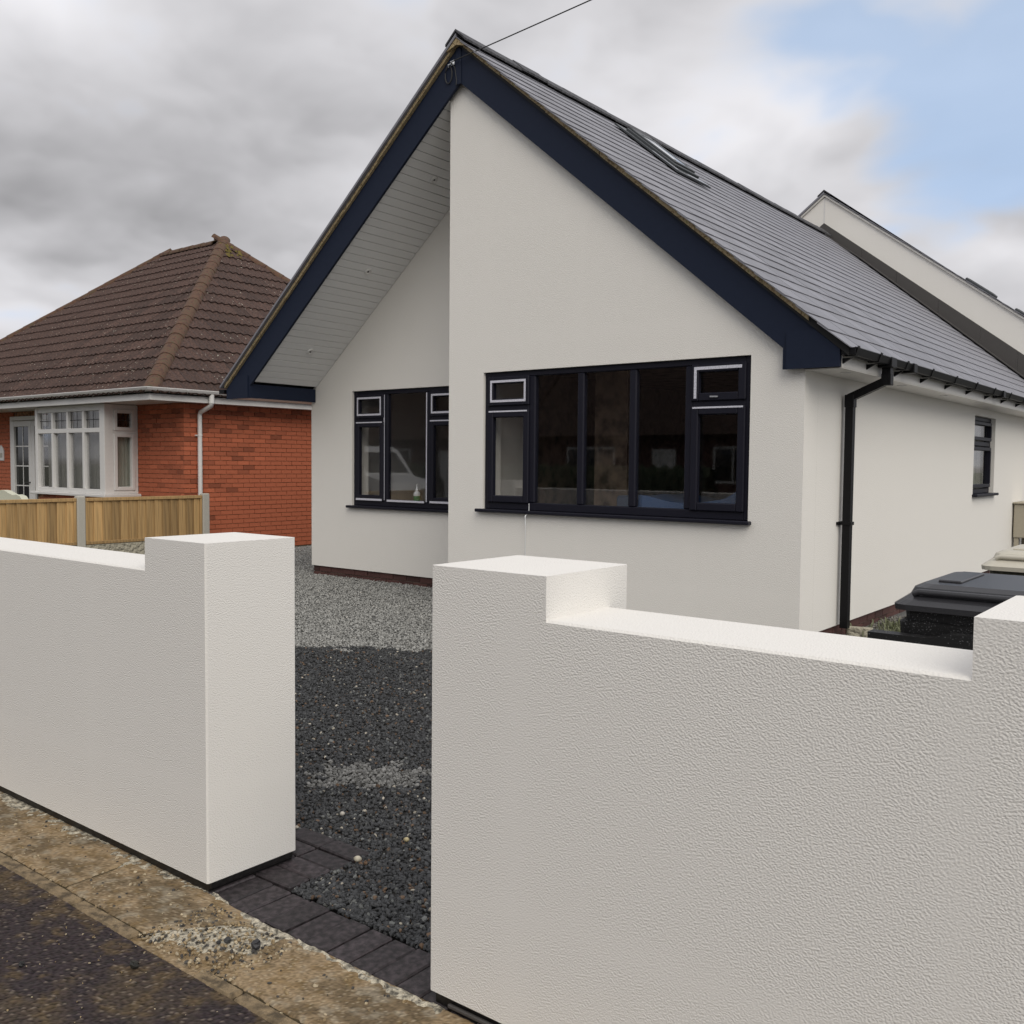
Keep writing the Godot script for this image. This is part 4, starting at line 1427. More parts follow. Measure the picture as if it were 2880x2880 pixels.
func bay(N: Node3D) -> void:
	# square bay: four columns in front, one casement in the return
	var xr := -14.85
	var xl := -17.22
	var zf := -8.12
	var ys := 0.93
	var yt := 2.405
	var b := MB.new()
	var c := 0.005
	# corner posts and rails of the front
	b.cbox(Vector3(xr - 0.16, ys, zf - 0.16), Vector3(xr, yt, zf), c)
	b.cbox(Vector3(xl, ys, zf - 0.10), Vector3(xl + 0.09, yt, zf), c)
	var m0 := xl + 0.09
	var m1 := xr - 0.16
	b.cbox(Vector3(m0, ys, zf - 0.09), Vector3(m1, ys + 0.075, zf - 0.004), c)
	b.cbox(Vector3(m0, yt - 0.10, zf - 0.09), Vector3(m1, yt, zf - 0.004), c)
	b.cbox(Vector3(m0, 1.945, zf - 0.09), Vector3(m1, 2.02, zf - 0.003), c)
	var step := (m1 - m0) / 4.0
	for k in [1, 2, 3]:
		b.cbox(Vector3(m0 + step * k - 0.032, ys + 0.075, zf - 0.09), Vector3(m0 + step * k + 0.032, yt - 0.10, zf - 0.001), c)
	# return frame
	b.cbox(Vector3(xr - 0.10, ys, NZ), Vector3(xr - 0.002, yt, NZ + 0.06), c)
	b.cbox(Vector3(xr - 0.10, ys, NZ + 0.06), Vector3(xr - 0.004, ys + 0.06, zf - 0.16), c)
	b.cbox(Vector3(xr - 0.10, yt - 0.08, NZ + 0.06), Vector3(xr - 0.004, yt, zf - 0.16), c)
	b.cbox(Vector3(xr - 0.10, 1.93, NZ + 0.06), Vector3(xr - 0.004, 1.975, zf - 0.16), c)
	var B := part("bay_window", b, M.upvc, N)
	for r in [[ys + 0.06, 1.93], [1.975, yt - 0.08]]:
		b = MB.new()
		var z0 := NZ + 0.06
		var z1 := zf - 0.16
		b.cbox(Vector3(xr - 0.06, r[0], z0), Vector3(xr + 0.016, r[1], z0 + 0.06), 0.006)
		b.cbox(Vector3(xr - 0.06, r[0], z1 - 0.06), Vector3(xr + 0.016, r[1], z1), 0.006)
		b.cbox(Vector3(xr - 0.06, r[0], z0 + 0.06), Vector3(xr + 0.015, r[0] + 0.06, z1 - 0.06), 0.006)
		b.cbox(Vector3(xr - 0.06, r[1] - 0.06, z0 + 0.06), Vector3(xr + 0.015, r[1], z1 - 0.06), 0.006)
		part("sash", b, M.upvc, B)
		b = MB.new()
		b.box(Vector3(xr - 0.05, r[0] + 0.05, z0 + 0.05), Vector3(xr - 0.035, r[1] - 0.05, z1 - 0.05))
		part("pane", b, M.glass, B)
	for k in 4:
		var a0 := m0 + step * k
		for r in [[ys + 0.07, 1.95], [2.015, yt - 0.095]]:
			b = MB.new()
			b.box(Vector3(a0 + 0.02, r[0], zf - 0.06), Vector3(a0 + step - 0.02, r[1], zf - 0.045))
			part("pane", b, M.glass, B)
		b = MB.new()
		b.bar(Vector3(a0 + 0.02, 2.16, zf - 0.043), Vector3(a0 + step - 0.02, 2.16, zf - 0.043), 0.004, 0.012)
		for q in [0.12, 0.5, 0.88]:
			b.bar(Vector3(a0 + step * q, 2.02, zf - 0.043), Vector3(a0 + step * q, 2.31, zf - 0.043), 0.012, 0.004, Vector3.BACK)
		part("leading", b, M.leadcame, B)
	b = MB.new()
	for y in [2.15]:
		b.bar(Vector3(xr - 0.033, y, NZ + 0.12), Vector3(xr - 0.033, y, zf - 0.22), 0.004, 0.012)
	for q in [0.15, 0.5, 0.85]:
		var zz := lerpf(NZ + 0.12, zf - 0.22, q)
		b.bar(Vector3(xr - 0.033, 2.03, zz), Vector3(xr - 0.033, 2.27, zz), 0.004, 0.012, Vector3.RIGHT)
	part("leading", b, M.leadcame, B)
	# sill
	b = MB.new()
	b.cbox(Vector3(xl - 0.08, ys - 0.05, NZ - 0.003), Vector3(xr + 0.09, ys - 0.001, zf + 0.07), 0.008)
	part("sill", b, M.upvc, B)
	# brick base of the bay
	b = MB.new()
	b.box(Vector3(xl + 0.03, -0.02, NZ + 0.002), Vector3(xr - 0.03, ys - 0.051, zf - 0.03))
	var base := part("bay_base", b, M.mortar, B)
	for r in 12:
		var x := xr - 0.02 - 0.11 * (r % 2)
		while x > xl + 0.25 and r > 7:
			var bb := MB.new()
			bb.box(Vector3(x - 0.215, 0.004 + r * 0.075, zf - 0.06), Vector3(x, 0.069 + r * 0.075, zf - 0.022))
			part("brick", bb, M.brick[rng.randi() % 5], base) if false else rest_brick(bb, base)
			x -= 0.225
	# net curtains and the blind in the return
	b = MB.new()
	var pts := []
	for j in 2:
		for k in 121:
			pts.append(Vector3(lerpf(xl + 0.1, xr - 0.17, k / 120.0), ys + 0.04 if j == 0 else yt - 0.05, zf - 0.20 + 0.018 * sin(k * 1.9) + 0.01 * sin(k * 0.73)))
	b.grid(pts, 121, 2, Vector3.BACK)
	part("net_curtain", b, M.curtain, B)
	b = MB.new()
	pts = []
	for j in 2:
		for k in 41:
			pts.append(Vector3(xr - 0.14 + 0.012 * absf(sin(k * 0.55)), ys + 0.04 if j == 0 else 1.95, lerpf(NZ + 0.03, zf - 0.12, k / 40.0)))
	b.grid(pts, 41, 2, Vector3.RIGHT)
	part("blind", b, M.blind, B)
	b = MB.new()
	b.box(Vector3(xl + 0.05, yt + 0.001, NZ), Vector3(xr - 0.05, yt + 0.009, zf - 0.02))
	part("bay_head", b, M.upvc, B)

func rest_brick(bb: MB, base: Node3D) -> void:
	inst("brick", bb.mesh(M.brick[rng.randi() % 5]), base, Vector3.ZERO)

func front_door(N: Node3D) -> void:
	var z := NZ + 0.0
	var x0 := -19.40
	var x1 := -17.60
	var b := MB.new()
	b.cbox(Vector3(x0, 0.0, z), Vector3(x0 + 0.07, 2.32, z + 0.05), 0.005)
	b.cbox(Vector3(x1 - 0.07, 0.0, z), Vector3(x1, 2.32, z + 0.05), 0.005)
	b.cbox(Vector3(x0 + 0.07, 2.24, z), Vector3(x1 - 0.07, 2.32, z + 0.049), 0.005)
	var F := part("door", b, M.upvc, N)
	F.set_meta("label", "white glazed double porch door")
	var w := (x1 - x0 - 0.14) / 2
	for k in 2:
		var a := x0 + 0.07 + w * k
		b = MB.new()
		b.cbox(Vector3(a + 0.004, 0.03, z), Vector3(a + 0.12, 2.23, z + 0.06), 0.005)
		b.cbox(Vector3(a + w - 0.12, 0.03, z), Vector3(a + w - 0.004, 2.23, z + 0.06), 0.005)
		b.cbox(Vector3(a + 0.12, 2.12, z), Vector3(a + w - 0.12, 2.23, z + 0.059), 0.005)
		b.cbox(Vector3(a + 0.12, 0.03, z), Vector3(a + w - 0.12, 0.25, z + 0.059), 0.005)
		part("leaf", b, M.upvc, F)
		b = MB.new()
		b.box(Vector3(a + 0.11, 0.24, z + 0.005), Vector3(a + w - 0.11, 2.13, z + 0.02))
		part("pane", b, M.darkglass, F)
		b = MB.new()
		for y in [0.6, 0.98, 1.36, 1.74]:
			b.bar(Vector3(a + 0.12, y, z + 0.025), Vector3(a + w - 0.12, y, z + 0.025), 0.006, 0.022)
		b.bar(Vector3(a + w / 2, 0.25, z + 0.024), Vector3(a + w / 2, 2.12, z + 0.024), 0.02, 0.006, Vector3.BACK)
		part("glazing_bar", b, M.upvc, F)
	b = MB.new()
	b.bar(Vector3(x0 + w - 0.01, 1.05, z + 0.10), Vector3(x0 + w + 0.02, 1.05, z + 0.06), 0.02, 0.02)
	b.bar(Vector3(x0 + w - 0.09, 1.05, z + 0.10), Vector3(x0 + w, 1.05, z + 0.10), 0.018, 0.018)
	part("handle", b, M.leadcame, F)
	# house shaped number plaque
	b = MB.new()
	b.prism(PackedVector2Array([Vector2(-19.98, 1.46), Vector2(-19.76, 1.46), Vector2(-19.76, 1.68), Vector2(-19.87, 1.77), Vector2(-19.98, 1.68)]), NZ + 0.004, NZ + 0.02)
	var P := part("number_plaque", b, M.upvc, N)
	b = MB.new()
	b.box(Vector3(-19.93, 1.52, NZ + 0.021), Vector3(-19.88, 1.61, NZ + 0.023))
	b.box(Vector3(-19.86, 1.52, NZ + 0.021), Vector3(-19.81, 1.61, NZ + 0.023))
	part("number", b, M.concrete, P)

# ---------------------------------------------------------------- garden walls
func pier(G: Node3D, called: String, x0: float, x1: float, y0: float, y1: float, z0: float, jl: bool, jr: bool) -> void:
	# square pier; its street corners are eased only where no wall butts against them
	var c := 0.006
	var z1 := z0 - 0.385
	var p := PackedVector2Array()
	if jl:
		p.append(Vector2(x0, z0))
	else:
		p.append_array([Vector2(x0, z0 - c), Vector2(x0 + c, z0)])
	if jr:
		p.append(Vector2(x1, z0))
	else:
		p.append_array([Vector2(x1 - c, z0), Vector2(x1, z0 - c)])
	p.append_array([Vector2(x1, z1 + c), Vector2(x1 - c, z1), Vector2(x0 + c, z1), Vector2(x0, z1 + c)])
	var b := MB.new()
	b.prism(p, y0, y1, 1)
	part(called, b, M.wall_render, G)

func panel(G: Node3D, x0: float, x1: float, y0: float, y1: float, z0: float) -> void:
	var c := 0.006
	var z1 := z0 - 0.295
	var b := MB.new()
	b.prism(PackedVector2Array([Vector2(z0, y0), Vector2(z0, y1 - c), Vector2(z0 - c, y1), Vector2(z1 + c, y1), Vector2(z1, y1 - c), Vector2(z1, y0)]), x0, x1, 0)
	part("wall_panel", b, M.wall_render, G)

func garden_walls() -> void:
	var z0 := -1.89
	# left run
	var G := thing("garden_wall", Vector3(-2.81, 0, z0), "white rendered garden wall left of the gateway with a square end pier", "wall")
	pier(G, "gate_pier", -3.185, -2.81, 0.037, 1.218, z0, true, false)
	panel(G, -9.6, -3.185, 0.037, 1.103, z0)
	pier(G, "end_pier", -9.985, -9.6, 0.037, 1.218, z0, false, true)
	var b := MB.new()
	b.box(Vector3(-9.97, -0.08, z0 - 0.373), Vector3(-2.824, 0.0365, z0 - 0.014))
	part("base_course", b, M.damp, G)
	b = MB.new()
	b.cbox(Vector3(-2.823, 0.012, z0 - 0.372), Vector3(-2.812, 0.0365, z0 - 0.012), 0.004)
	part("edge_bead", b, M.damp, G)
	# right run
	G = thing("garden_wall", Vector3(-1.77, 0, z0), "white rendered garden wall right of the gateway stepping up to piers", "wall")
	pier(G, "gate_pier", -1.765, -1.378, 0.039, 1.222, z0, false, true)
	panel(G, -1.378, -0.407, 0.039, 1.113, z0)
	pier(G, "mid_pier", -0.407, -0.02, 0.039, 1.226, z0, true, true)
	panel(G, -0.02, 3.4, 0.039, 1.115, z0)
	pier(G, "end_pier", 3.4, 3.785, 0.039, 1.226, z0, true, false)
	b = MB.new()
	b.box(Vector3(-1.752, -0.08, z0 - 0.373), Vector3(3.77, 0.0385, z0 - 0.014))
	part("base_course", b, M.damp, G)
	b = MB.new()
	b.cbox(Vector3(-1.70, 0.008, z0 - 0.013), Vector3(3.77, 0.020, z0 - 0.002), 0.003)
	part("edge_bead", b, M.lead, G)

# ---------------------------------------------------------------- paving at the gate and the concrete margin
func paving() -> void:
	var b := MB.new()
	b.box(Vector3(-3.2, -0.25, -2.24), Vector3(-1.4, -0.045, -1.93))
	b.box(Vector3(-3.2, -0.25, -2.50), Vector3(-2.60, -0.045, -2.24))
	var P := structure("block_paving", b, M.soil)
	var pv := []
	for k in 4:
		var mb := MB.new()
		mb.cbox(Vector3(-0.0468, -0.05, -0.0975), Vector3(0.0468, 0.0, 0.0975), 0.005)
		pv.append(mb.mesh(M.paver[k]))
	var put := func(x: float, z: float, turned: bool) -> void:
		inst("paver", pv[rng.randi() % 4], P, Vector3(x, rng.randf_range(-0.004, 0.004), z), Basis(Vector3.RIGHT, rng.randf_range(-0.012, 0.012)) * Basis(Vector3.UP, (PI / 2 if turned else 0.0) + rng.randf_range(-0.015, 0.015)))
	# soldier row across the gateway, returned along the left pier
	for k in 13:
		put.call(-2.755 + k * 0.1 + (0.002 if k > 0 else 0.0), -1.992 + rng.randf_range(-0.002, 0.002), false)
	put.call(-2.855, -1.995, false)
	for k in 4:
		put.call(-2.735, -2.148 - k * 0.1005, true)
	for k in 4:
		put.call(-2.938, -2.148 - k * 0.1005, true)
	# concrete margin: slabs between the edging stones and the wall line
	b = MB.new()
	b.box(Vector3(-30, -0.3, -1.90), Vector3(30, -0.012, -1.553))
	var S := structure("concrete_margin", b, M.soil)
	# each slab: front left, front right, back right, back left
	worn_slab(S, [Vector2(-12.0, -1.613), Vector2(-6.006, -1.613), Vector2(-6.006, -1.925), Vector2(-12.0, -1.925)], 0.08)
	worn_slab(S, [Vector2(-5.996, -1.613), Vector2(-3.258, -1.612), Vector2(-3.276, -1.925), Vector2(-5.996, -1.925)], 0.0075)
	worn_slab(S, [Vector2(-3.246, -1.612), Vector2(-2.735, -1.611), Vector2(-2.52, -1.889), Vector2(-3.262, -1.925)], 0.006)
	worn_slab(S, [Vector2(-2.36, -1.611), Vector2(-1.206, -1.611), Vector2(-1.206, -1.905), Vector2(-2.37, -1.889)], 0.006)
	worn_slab(S, [Vector2(-1.194, -1.611), Vector2(4.0, -1.611), Vector2(4.0, -1.925), Vector2(-1.194, -1.925)], 0.06)
	worn_slab(S, [Vector2(-2.75, -1.560), Vector2(-2.38, -1.556), Vector2(-2.36, -1.886), Vector2(-2.54, -1.886)], 0.006, -0.007)
	var edge := func(x0: float, x1: float) -> void:
		var mb := MB.new()
		mb.cbox(Vector3(x0 + 0.004, -0.12, -1.604), Vector3(x1 - 0.004, 0.005 + rng.randf_range(-0.002, 0.002), -1.551), 0.009)
		inst("edging_stone", mb.mesh(M.edging), S, Vector3.ZERO, Basis())
	for e in [[-6.8, -5.9], [-5.9, -5.0], [-5.0, -4.05], [-4.05, -3.10], [-3.10, -2.74], [-2.40, -2.205], [-2.205, -1.3], [-1.3, -0.4], [-0.4, 0.5], [0.5, 1.4]]:
		edge.call(e[0], e[1])
	# pale spilt mortar along the foot of the left wall, in the broken joint and by the pavers
	crust([[-5.4, -1.80, -1.925], [-4.4, -1.785, -1.925], [-4.1, -1.80, -1.925], [-3.8, -1.815, -1.925], [-3.55, -1.83, -1.925], [-3.35, -1.825, -1.925], [-3.22, -1.80, -1.91], [-3.1, -1.85, -1.915], [-2.95, -1.865, -1.915], [-2.8, -1.862, -1.915], [-2.70, -1.875, -1.90]], 0.010, S)
	crust([[-2.73, -1.605, -1.625], [-2.66, -1.61, -1.71], [-2.58, -1.64, -1.80], [-2.50, -1.66, -1.85], [-2.42, -1.70, -1.87], [-2.36, -1.74, -1.86], [-2.30, -1.80, -1.865]], 0.006, S)
	crust([[-2.62, -1.868, -1.885], [-2.4, -1.862, -1.884], [-2.2, -1.86, -1.885], [-2.05, -1.845, -1.884], [-1.9, -1.838, -1.886], [-1.8, -1.86, -1.89], [-1.7, -1.85, -1.895]], 0.013, S)
	# crumbs of mortar and grit
	var spread := []
	for k in 1500:
		var x := rng.randf_range(-2.74, -2.28)
		var z := rng.randf_range(-1.86, -1.58)
		if rng.randf() < 0.62:
			x = rng.randf_range(-4.6, -1.75)
			z = rng.randf_range(-1.87, -0.75)
		var t := rng.randf()
		var c := Color(0.40, 0.33, 0.22) if t < 0.3 else (Color(0.26, 0.19, 0.10) if t < 0.7 else Color(0.05, 0.045, 0.04))
		spread.append([Vector3(x, 0.002, z), (rng.randf_range(0.002, 0.004) if z > -1.56 else rng.randf_range(0.002, 0.008)), c * rng.randf_range(0.7, 1.2)])
	stones("mortar_crumbs", spread, "pale mortar crumbs and grit scattered over the concrete margin and pavement", "grit")
	# loose lumps one can pick out
	for e in [["loose_stone", Vector3(-2.383, 0.012, -1.772), 0.021, Color(0.035, 0.035, 0.038), "largest dark stone lying on the mortar rubble before the pavers"], ["loose_stone", Vector3(-2.475, 0.010, -1.735), 0.013, Color(0.03, 0.03, 0.03), "middle dark stone of the three on the mortar rubble"], ["loose_stone", Vector3(-2.49, 0.007, -1.712), 0.008, Color(0.02, 0.02, 0.02), "smallest dark stone of the three on the mortar rubble"], ["loose_stone", Vector3(-2.565, 0.010, -1.475), 0.018, Color(0.02, 0.02, 0.018), "dark lump on the tarmac near the broken edging"], ["loose_stone", Vector3(-2.83, 0.007, -1.27), 0.012, Color(0.012, 0.012, 0.012), "black lump on the tarmac at the bottom left"], ["pebble", Vector3(-2.615, 0.012, -2.405), 0.015, Color(0.56, 0.51, 0.40), "cream round pebble touching the last paver by the left pier"], ["pebble", Vector3(-2.61, 0.008, -2.66), 0.012, Color(0.50, 0.43, 0.25), "yellowish round pebble in the dark gravel"], ["pebble", Vector3(-3.02, 0.006, -2.69), 0.012, Color(0.5, 0.47, 0.41), "white flat pebble in the dark gravel near the left pier"]]:
		var m := MB.new()
		m.col = e[3]
		if e[0] == "pebble":
			blob(m, e[1], e[2], e[2] * 0.75)
		else:
			m.t = Transform3D(Basis.from_euler(Vector3(0.3, e[1].x * 50.0, 0.2)).scaled(Vector3.ONE * e[2]), e[1])
			chip(m)
		single(e[0], m, M.pebble, e[4], "stone")

func worn_slab(S: Node3D, q: Array, cell: float, drop := 0.0) -> void:
	# concrete with ragged edges, pitted face and stains of dirt and lime
	var f := FastNoiseLite.new()
	f.seed = 31
	f.frequency = 1.0
	f.fractal_octaves = 4
	var nx := maxi(8, int(q[0].distance_to(q[1]) / cell))
	var nz := maxi(8, int(q[0].distance_to(q[3]) / cell))
	var b := MB.new()
	var pts := []
	var cols := []
	for j in nz + 1:
		for i in nx + 1:
			var u := float(i) / nx
			var v := float(j) / nz
			var p: Vector2 = q[0].lerp(q[1], u).lerp(q[3].lerp(q[2], u), v)
			var y := 0.001 + drop + f.get_noise_2d(p.x * 3.0, p.y * 3.0) * 0.003 + f.get_noise_2d(p.x * 60.0, p.y * 60.0) * 0.0022
			if i == 0 or j == 0 or i == nx or j == nz:
				p += Vector2(f.get_noise_2d(p.x * 25.0, p.y * 25.0), f.get_noise_2d(p.x * 25.0, p.y * 25.0 + 40.0)) * 0.007
				y -= 0.006
			pts.append(Vector3(p.x, y, p.y))
			var big := f.get_noise_2d(p.x * 2.6 + 5.0, p.y * 4.0)
			var mid := f.get_noise_2d(p.x * 11.0, p.y * 13.0 + 7.0)
			var fine := f.get_noise_2d(p.x * 75.0, p.y * 75.0)
			var c := Color(0.145, 0.108, 0.066).lerp(Color(0.27, 0.20, 0.122), smoothstep(-0.35, 0.3, big + mid * 0.6))
			c = c.lerp(Color(0.27, 0.24, 0.185), smoothstep(0.15, 0.5, mid - big * 0.5) * 0.55)
			c = c.lerp(Color(0.20, 0.135, 0.064), smoothstep(0.18, 0.5, -mid + big * 0.6) * 0.6)
			c = c * (1.0 + fine * 0.85)
			if fine > 0.42:
				c = c.lerp(Color(0.42, 0.36, 0.26), 0.5)
			c.a = 1.0
			cols.append(c)
	b.grid(pts, nx + 1, nz + 1, Vector3.UP)
	for i in cols.size():
		b.c[i] = cols[i]
	# thickness round the edge
	var w := nx + 1
	b.col = Color(0.14, 0.11, 0.07)
	for i in nx:
		for j in [0, nz]:
			b.quad_out(pts[j * w + i], pts[j * w + i + 1], pts[j * w + i + 1] + Vector3(0, -0.04, 0), pts[j * w + i] + Vector3(0, -0.04, 0), Vector3(0, 0, 1 if j == 0 else -1))
	for j in nz:
		for i in [0, nx]:
			b.quad_out(pts[j * w + i], pts[(j + 1) * w + i], pts[(j + 1) * w + i] + Vector3(0, -0.04, 0), pts[j * w + i] + Vector3(0, -0.04, 0), Vector3(1 if i == nx else -1, 0, 0))
	part("slab", b, M.stained, S)

func worn_tarmac(P: Node3D) -> void:
	# coarse open surface with dirt and moss worked into it
	var f := FastNoiseLite.new()
	f.seed = 52
	f.frequency = 1.0
	f.fractal_octaves = 4
	var nx := 560
	var nz := 150
	var b := MB.new()
	var pts := []
	var cols := []
	for j in nz + 1:
		for i in nx + 1:
			var x := lerpf(-5.0, -1.2, float(i) / nx)
			var z := lerpf(-0.55, -1.553, float(j) / nz)
			var fine := f.get_noise_2d(x * 70.0, z * 70.0)
			var y := 0.0005 + f.get_noise_2d(x * 2.0, z * 2.0) * 0.004 + fine * 0.0035
			if i == 0 or j == 0 or i == nx:
				y = -0.006
			pts.append(Vector3(x, y, z))
			var big := f.get_noise_2d(x * 1.7 + 9.0, z * 2.2)
			var mid := f.get_noise_2d(x * 8.0, z * 9.0 + 3.0)
			var c := Color(0.040, 0.032, 0.033).lerp(Color(0.068, 0.052, 0.039), smoothstep(-0.25, 0.45, big + mid * 0.55))
			c = c.lerp(Color(0.095, 0.068, 0.040), smoothstep(0.2, 0.5, mid + big * 0.3 + smoothstep(-1.40, -1.55, z) * 0.25) * 0.7)
			c = c * (1.0 + fine * 1.3)
			if fine > 0.46:
				c = c.lerp(Color(0.24, 0.2, 0.16), 0.6)
			c.a = 1.0
			cols.append(c)
	b.grid(pts, nx + 1, nz + 1, Vector3.UP)
	for i in cols.size():
		b.c[i] = cols[i]
	part("worn_patch", b, M.stained, P)

func crust(rows: Array, high: float, S: Node3D) -> void:
	# rows: x, near edge z, far edge z; low lumpy ridge with a ragged near edge
	var b := MB.new()
	var f := FastNoiseLite.new()
	f.seed = 77
	f.frequency = 5.0
	f.fractal_octaves = 5
	var pts := []
	var x0: float = rows[0][0]
	var x1: float = rows[rows.size() - 1][0]
	var n := int((x1 - x0) / 0.012)
	var wide := 7
	for i in n + 1:
		var x := lerpf(x0, x1, float(i) / n)
		var k := 0
		while k < rows.size() - 2 and rows[k + 1][0] < x:
			k += 1
		var t: float = (x - rows[k][0]) / (rows[k + 1][0] - rows[k][0])
		var za: float = lerpf(rows[k][1], rows[k + 1][1], t) + f.get_noise_2d(x * 2.0, 3.0) * 0.05
		var zb: float = lerpf(rows[k][2], rows[k + 1][2], t)
		za = maxf(za, zb + 0.006)
		for j in wide:
			var s := float(j) / (wide - 1)
			var y := -0.006 + high * sin(clampf(s * 1.15, 0, 1) * PI * 0.62) * (0.75 + 0.6 * f.get_noise_2d(x * 4.0, s * 3.0))
			if i == 0 or i == n or j == 0:
				y = -0.008
			pts.append(Vector3(x + f.get_noise_2d(x * 3.0, j * 9.0) * 0.004, y, lerpf(za, zb, s)))
	b.grid(pts, wide, n + 1, Vector3.UP)
	part("mortar_crust", b, M.crust, S)

func blob(b: MB, c: Vector3, r: float, ry: float) -> void:
	# rounded stone from a coarse sphere, each vertex nudged
	var lat := 5
	var lon := 8
	var pts := []
	for j in lat + 1:
		for i in lon + 1:
			var a := TAU * (i % lon) / lon
			var e := PI * j / lat - PI / 2
			var k := 1.0 + 0.18 * sin(a * 2.0 + c.x * 90.0) * cos(e) + 0.12 * cos(a * 3.0 + j + c.z * 70.0) * cos(e)
			pts.append(c + Vector3(cos(a) * cos(e) * r * k, sin(e) * ry, sin(a) * cos(e) * r * k * 0.85))
	var base := b.v.size()
	for p in pts:
		b.add(p, (p - c).normalized())
	for j in lat:
		for i in lon:
			var p := base + j * (lon + 1) + i
			b.ix.append_array([p, p + 1, p + lon + 2, p, p + lon + 2, p + lon + 1])

func chip(b: MB) -> void:
	# angular crushed stone, flat faces
	var r := RandomNumberGenerator.new()
	r.seed = 9
	var rows := []
	for j in 5:
		var e := PI * j / 4.0 - PI / 2
		var row := []
		for i in 6:
			var a := TAU * (i + 0.5 * (j % 2)) / 6.0
			var k := r.randf_range(0.78, 1.2)
			row.append(Vector3(cos(a) * cos(e) * k, sin(e) * 0.72 * r.randf_range(0.8, 1.1), sin(a) * cos(e) * k * 0.85))
		if j == 0 or j == 4:
			for i in 6:
				row[i] = row[0]
		rows.append(row)
	for j in 4:
		for i in 6:
			var k := (i + 1) % 6
			b.tri_out(rows[j][i], rows[j][k], rows[j + 1][k], rows[j][i] + rows[j + 1][k])
			b.tri_out(rows[j][i], rows[j + 1][k], rows[j + 1][i], rows[j][i] + rows[j + 1][k])

func stones(called: String, list: Array, label: String, category: String) -> void:
	# each entry: place, radius, colour
	var mb := MB.new()
	chip(mb)
	var mm := MultiMesh.new()
	mm.transform_format = MultiMesh.TRANSFORM_3D
	mm.use_colors = true
	mm.mesh = mb.mesh(M.pebble)
	mm.instance_count = list.size()
	for i in list.size():
		var e: Array = list[i]
		var bs := Basis.from_euler(Vector3(rng.randf_range(-0.9, 0.9), rng.randf() * TAU, rng.randf_range(-0.9, 0.9)))
		bs = bs.scaled_local(Vector3(e[1] * rng.randf_range(0.75, 1.3), e[1] * rng.randf_range(0.7, 1.1), e[1] * rng.randf_range(0.7, 1.1)))
		mm.set_instance_transform(i, Transform3D(bs, e[0]))
		mm.set_instance_color(i, e[2])
	var o := MultiMeshInstance3D.new()
	o.multimesh = mm
	o.name = numbered(called)
	add_child(o)
	tag(o, label, category, "", "stuff")

func gravel() -> void:
	var f := FastNoiseLite.new()
	f.seed = 5
	f.frequency = 1.3
	f.fractal_octaves = 3
	var dark_stones := []
	var pale_stones := []
	# what the gateway opens on: a wedge that widens towards the house, and the strip by the side wall
	for k in 98000:
		var z := -2.10 - pow(rng.randf(), 1.15) * 9.3
		var d := -z
		var xa := -1.55 - (d - 1.9) * 0.72
		var xb := -2.75 - (d - 1.9) * 1.32
		var x := rng.randf_range(maxf(xb, -12.9), xa)
		if z < ZL + 0.01 and x > XW - 0.02 or z < ZF + 0.01 and x > XM:
			continue
		if z > -2.11 and x > -2.85 or x < -2.64 and z > -2.47 and x > -3.1:
			continue
		# paler gravel begins along a line square to the path, with a ragged edge; one paler patch nearer
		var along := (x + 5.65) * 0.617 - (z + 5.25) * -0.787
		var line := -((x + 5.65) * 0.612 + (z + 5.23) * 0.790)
		var ispale := line + f.get_noise_2d(x * 1.6, z * 1.6) * 0.22 > 0.0
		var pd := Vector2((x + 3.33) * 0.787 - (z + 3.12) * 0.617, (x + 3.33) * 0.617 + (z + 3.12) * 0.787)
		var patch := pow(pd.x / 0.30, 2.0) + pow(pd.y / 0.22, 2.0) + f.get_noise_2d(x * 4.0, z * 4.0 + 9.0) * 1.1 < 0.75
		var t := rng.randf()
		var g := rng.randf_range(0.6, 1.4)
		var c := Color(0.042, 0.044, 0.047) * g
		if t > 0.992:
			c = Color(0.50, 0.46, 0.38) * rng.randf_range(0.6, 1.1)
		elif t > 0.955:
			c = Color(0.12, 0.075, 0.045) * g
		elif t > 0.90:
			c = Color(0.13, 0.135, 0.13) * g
		if patch and not ispale:
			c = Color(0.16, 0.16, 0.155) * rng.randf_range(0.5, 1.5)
		elif ispale:
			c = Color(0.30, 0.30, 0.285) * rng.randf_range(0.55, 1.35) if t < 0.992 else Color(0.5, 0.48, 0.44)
		c.a = 1.0
		var r := rng.randf_range(0.0055, 0.0125)
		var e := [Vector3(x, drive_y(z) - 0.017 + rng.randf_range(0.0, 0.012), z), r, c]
		if ispale or patch:
			pale_stones.append(e)
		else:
			dark_stones.append(e)
	for k in 5000:
		var z := rng.randf_range(-9.6, -6.6)
		var x := rng.randf_range(XS + 0.0, -1.4)
		pale_stones.append([Vector3(x, drive_y(z) - 0.016 + rng.randf_range(0.0, 0.012), z), rng.randf_range(0.008, 0.015), Color(0.16, 0.15, 0.135) * rng.randf_range(0.6, 1.4)])
	stones("dark_gravel", dark_stones, "dark gravel just inside the gateway", "gravel")
	stones("pale_gravel", pale_stones, "paler gravel of the drive up to the house walls", "gravel")

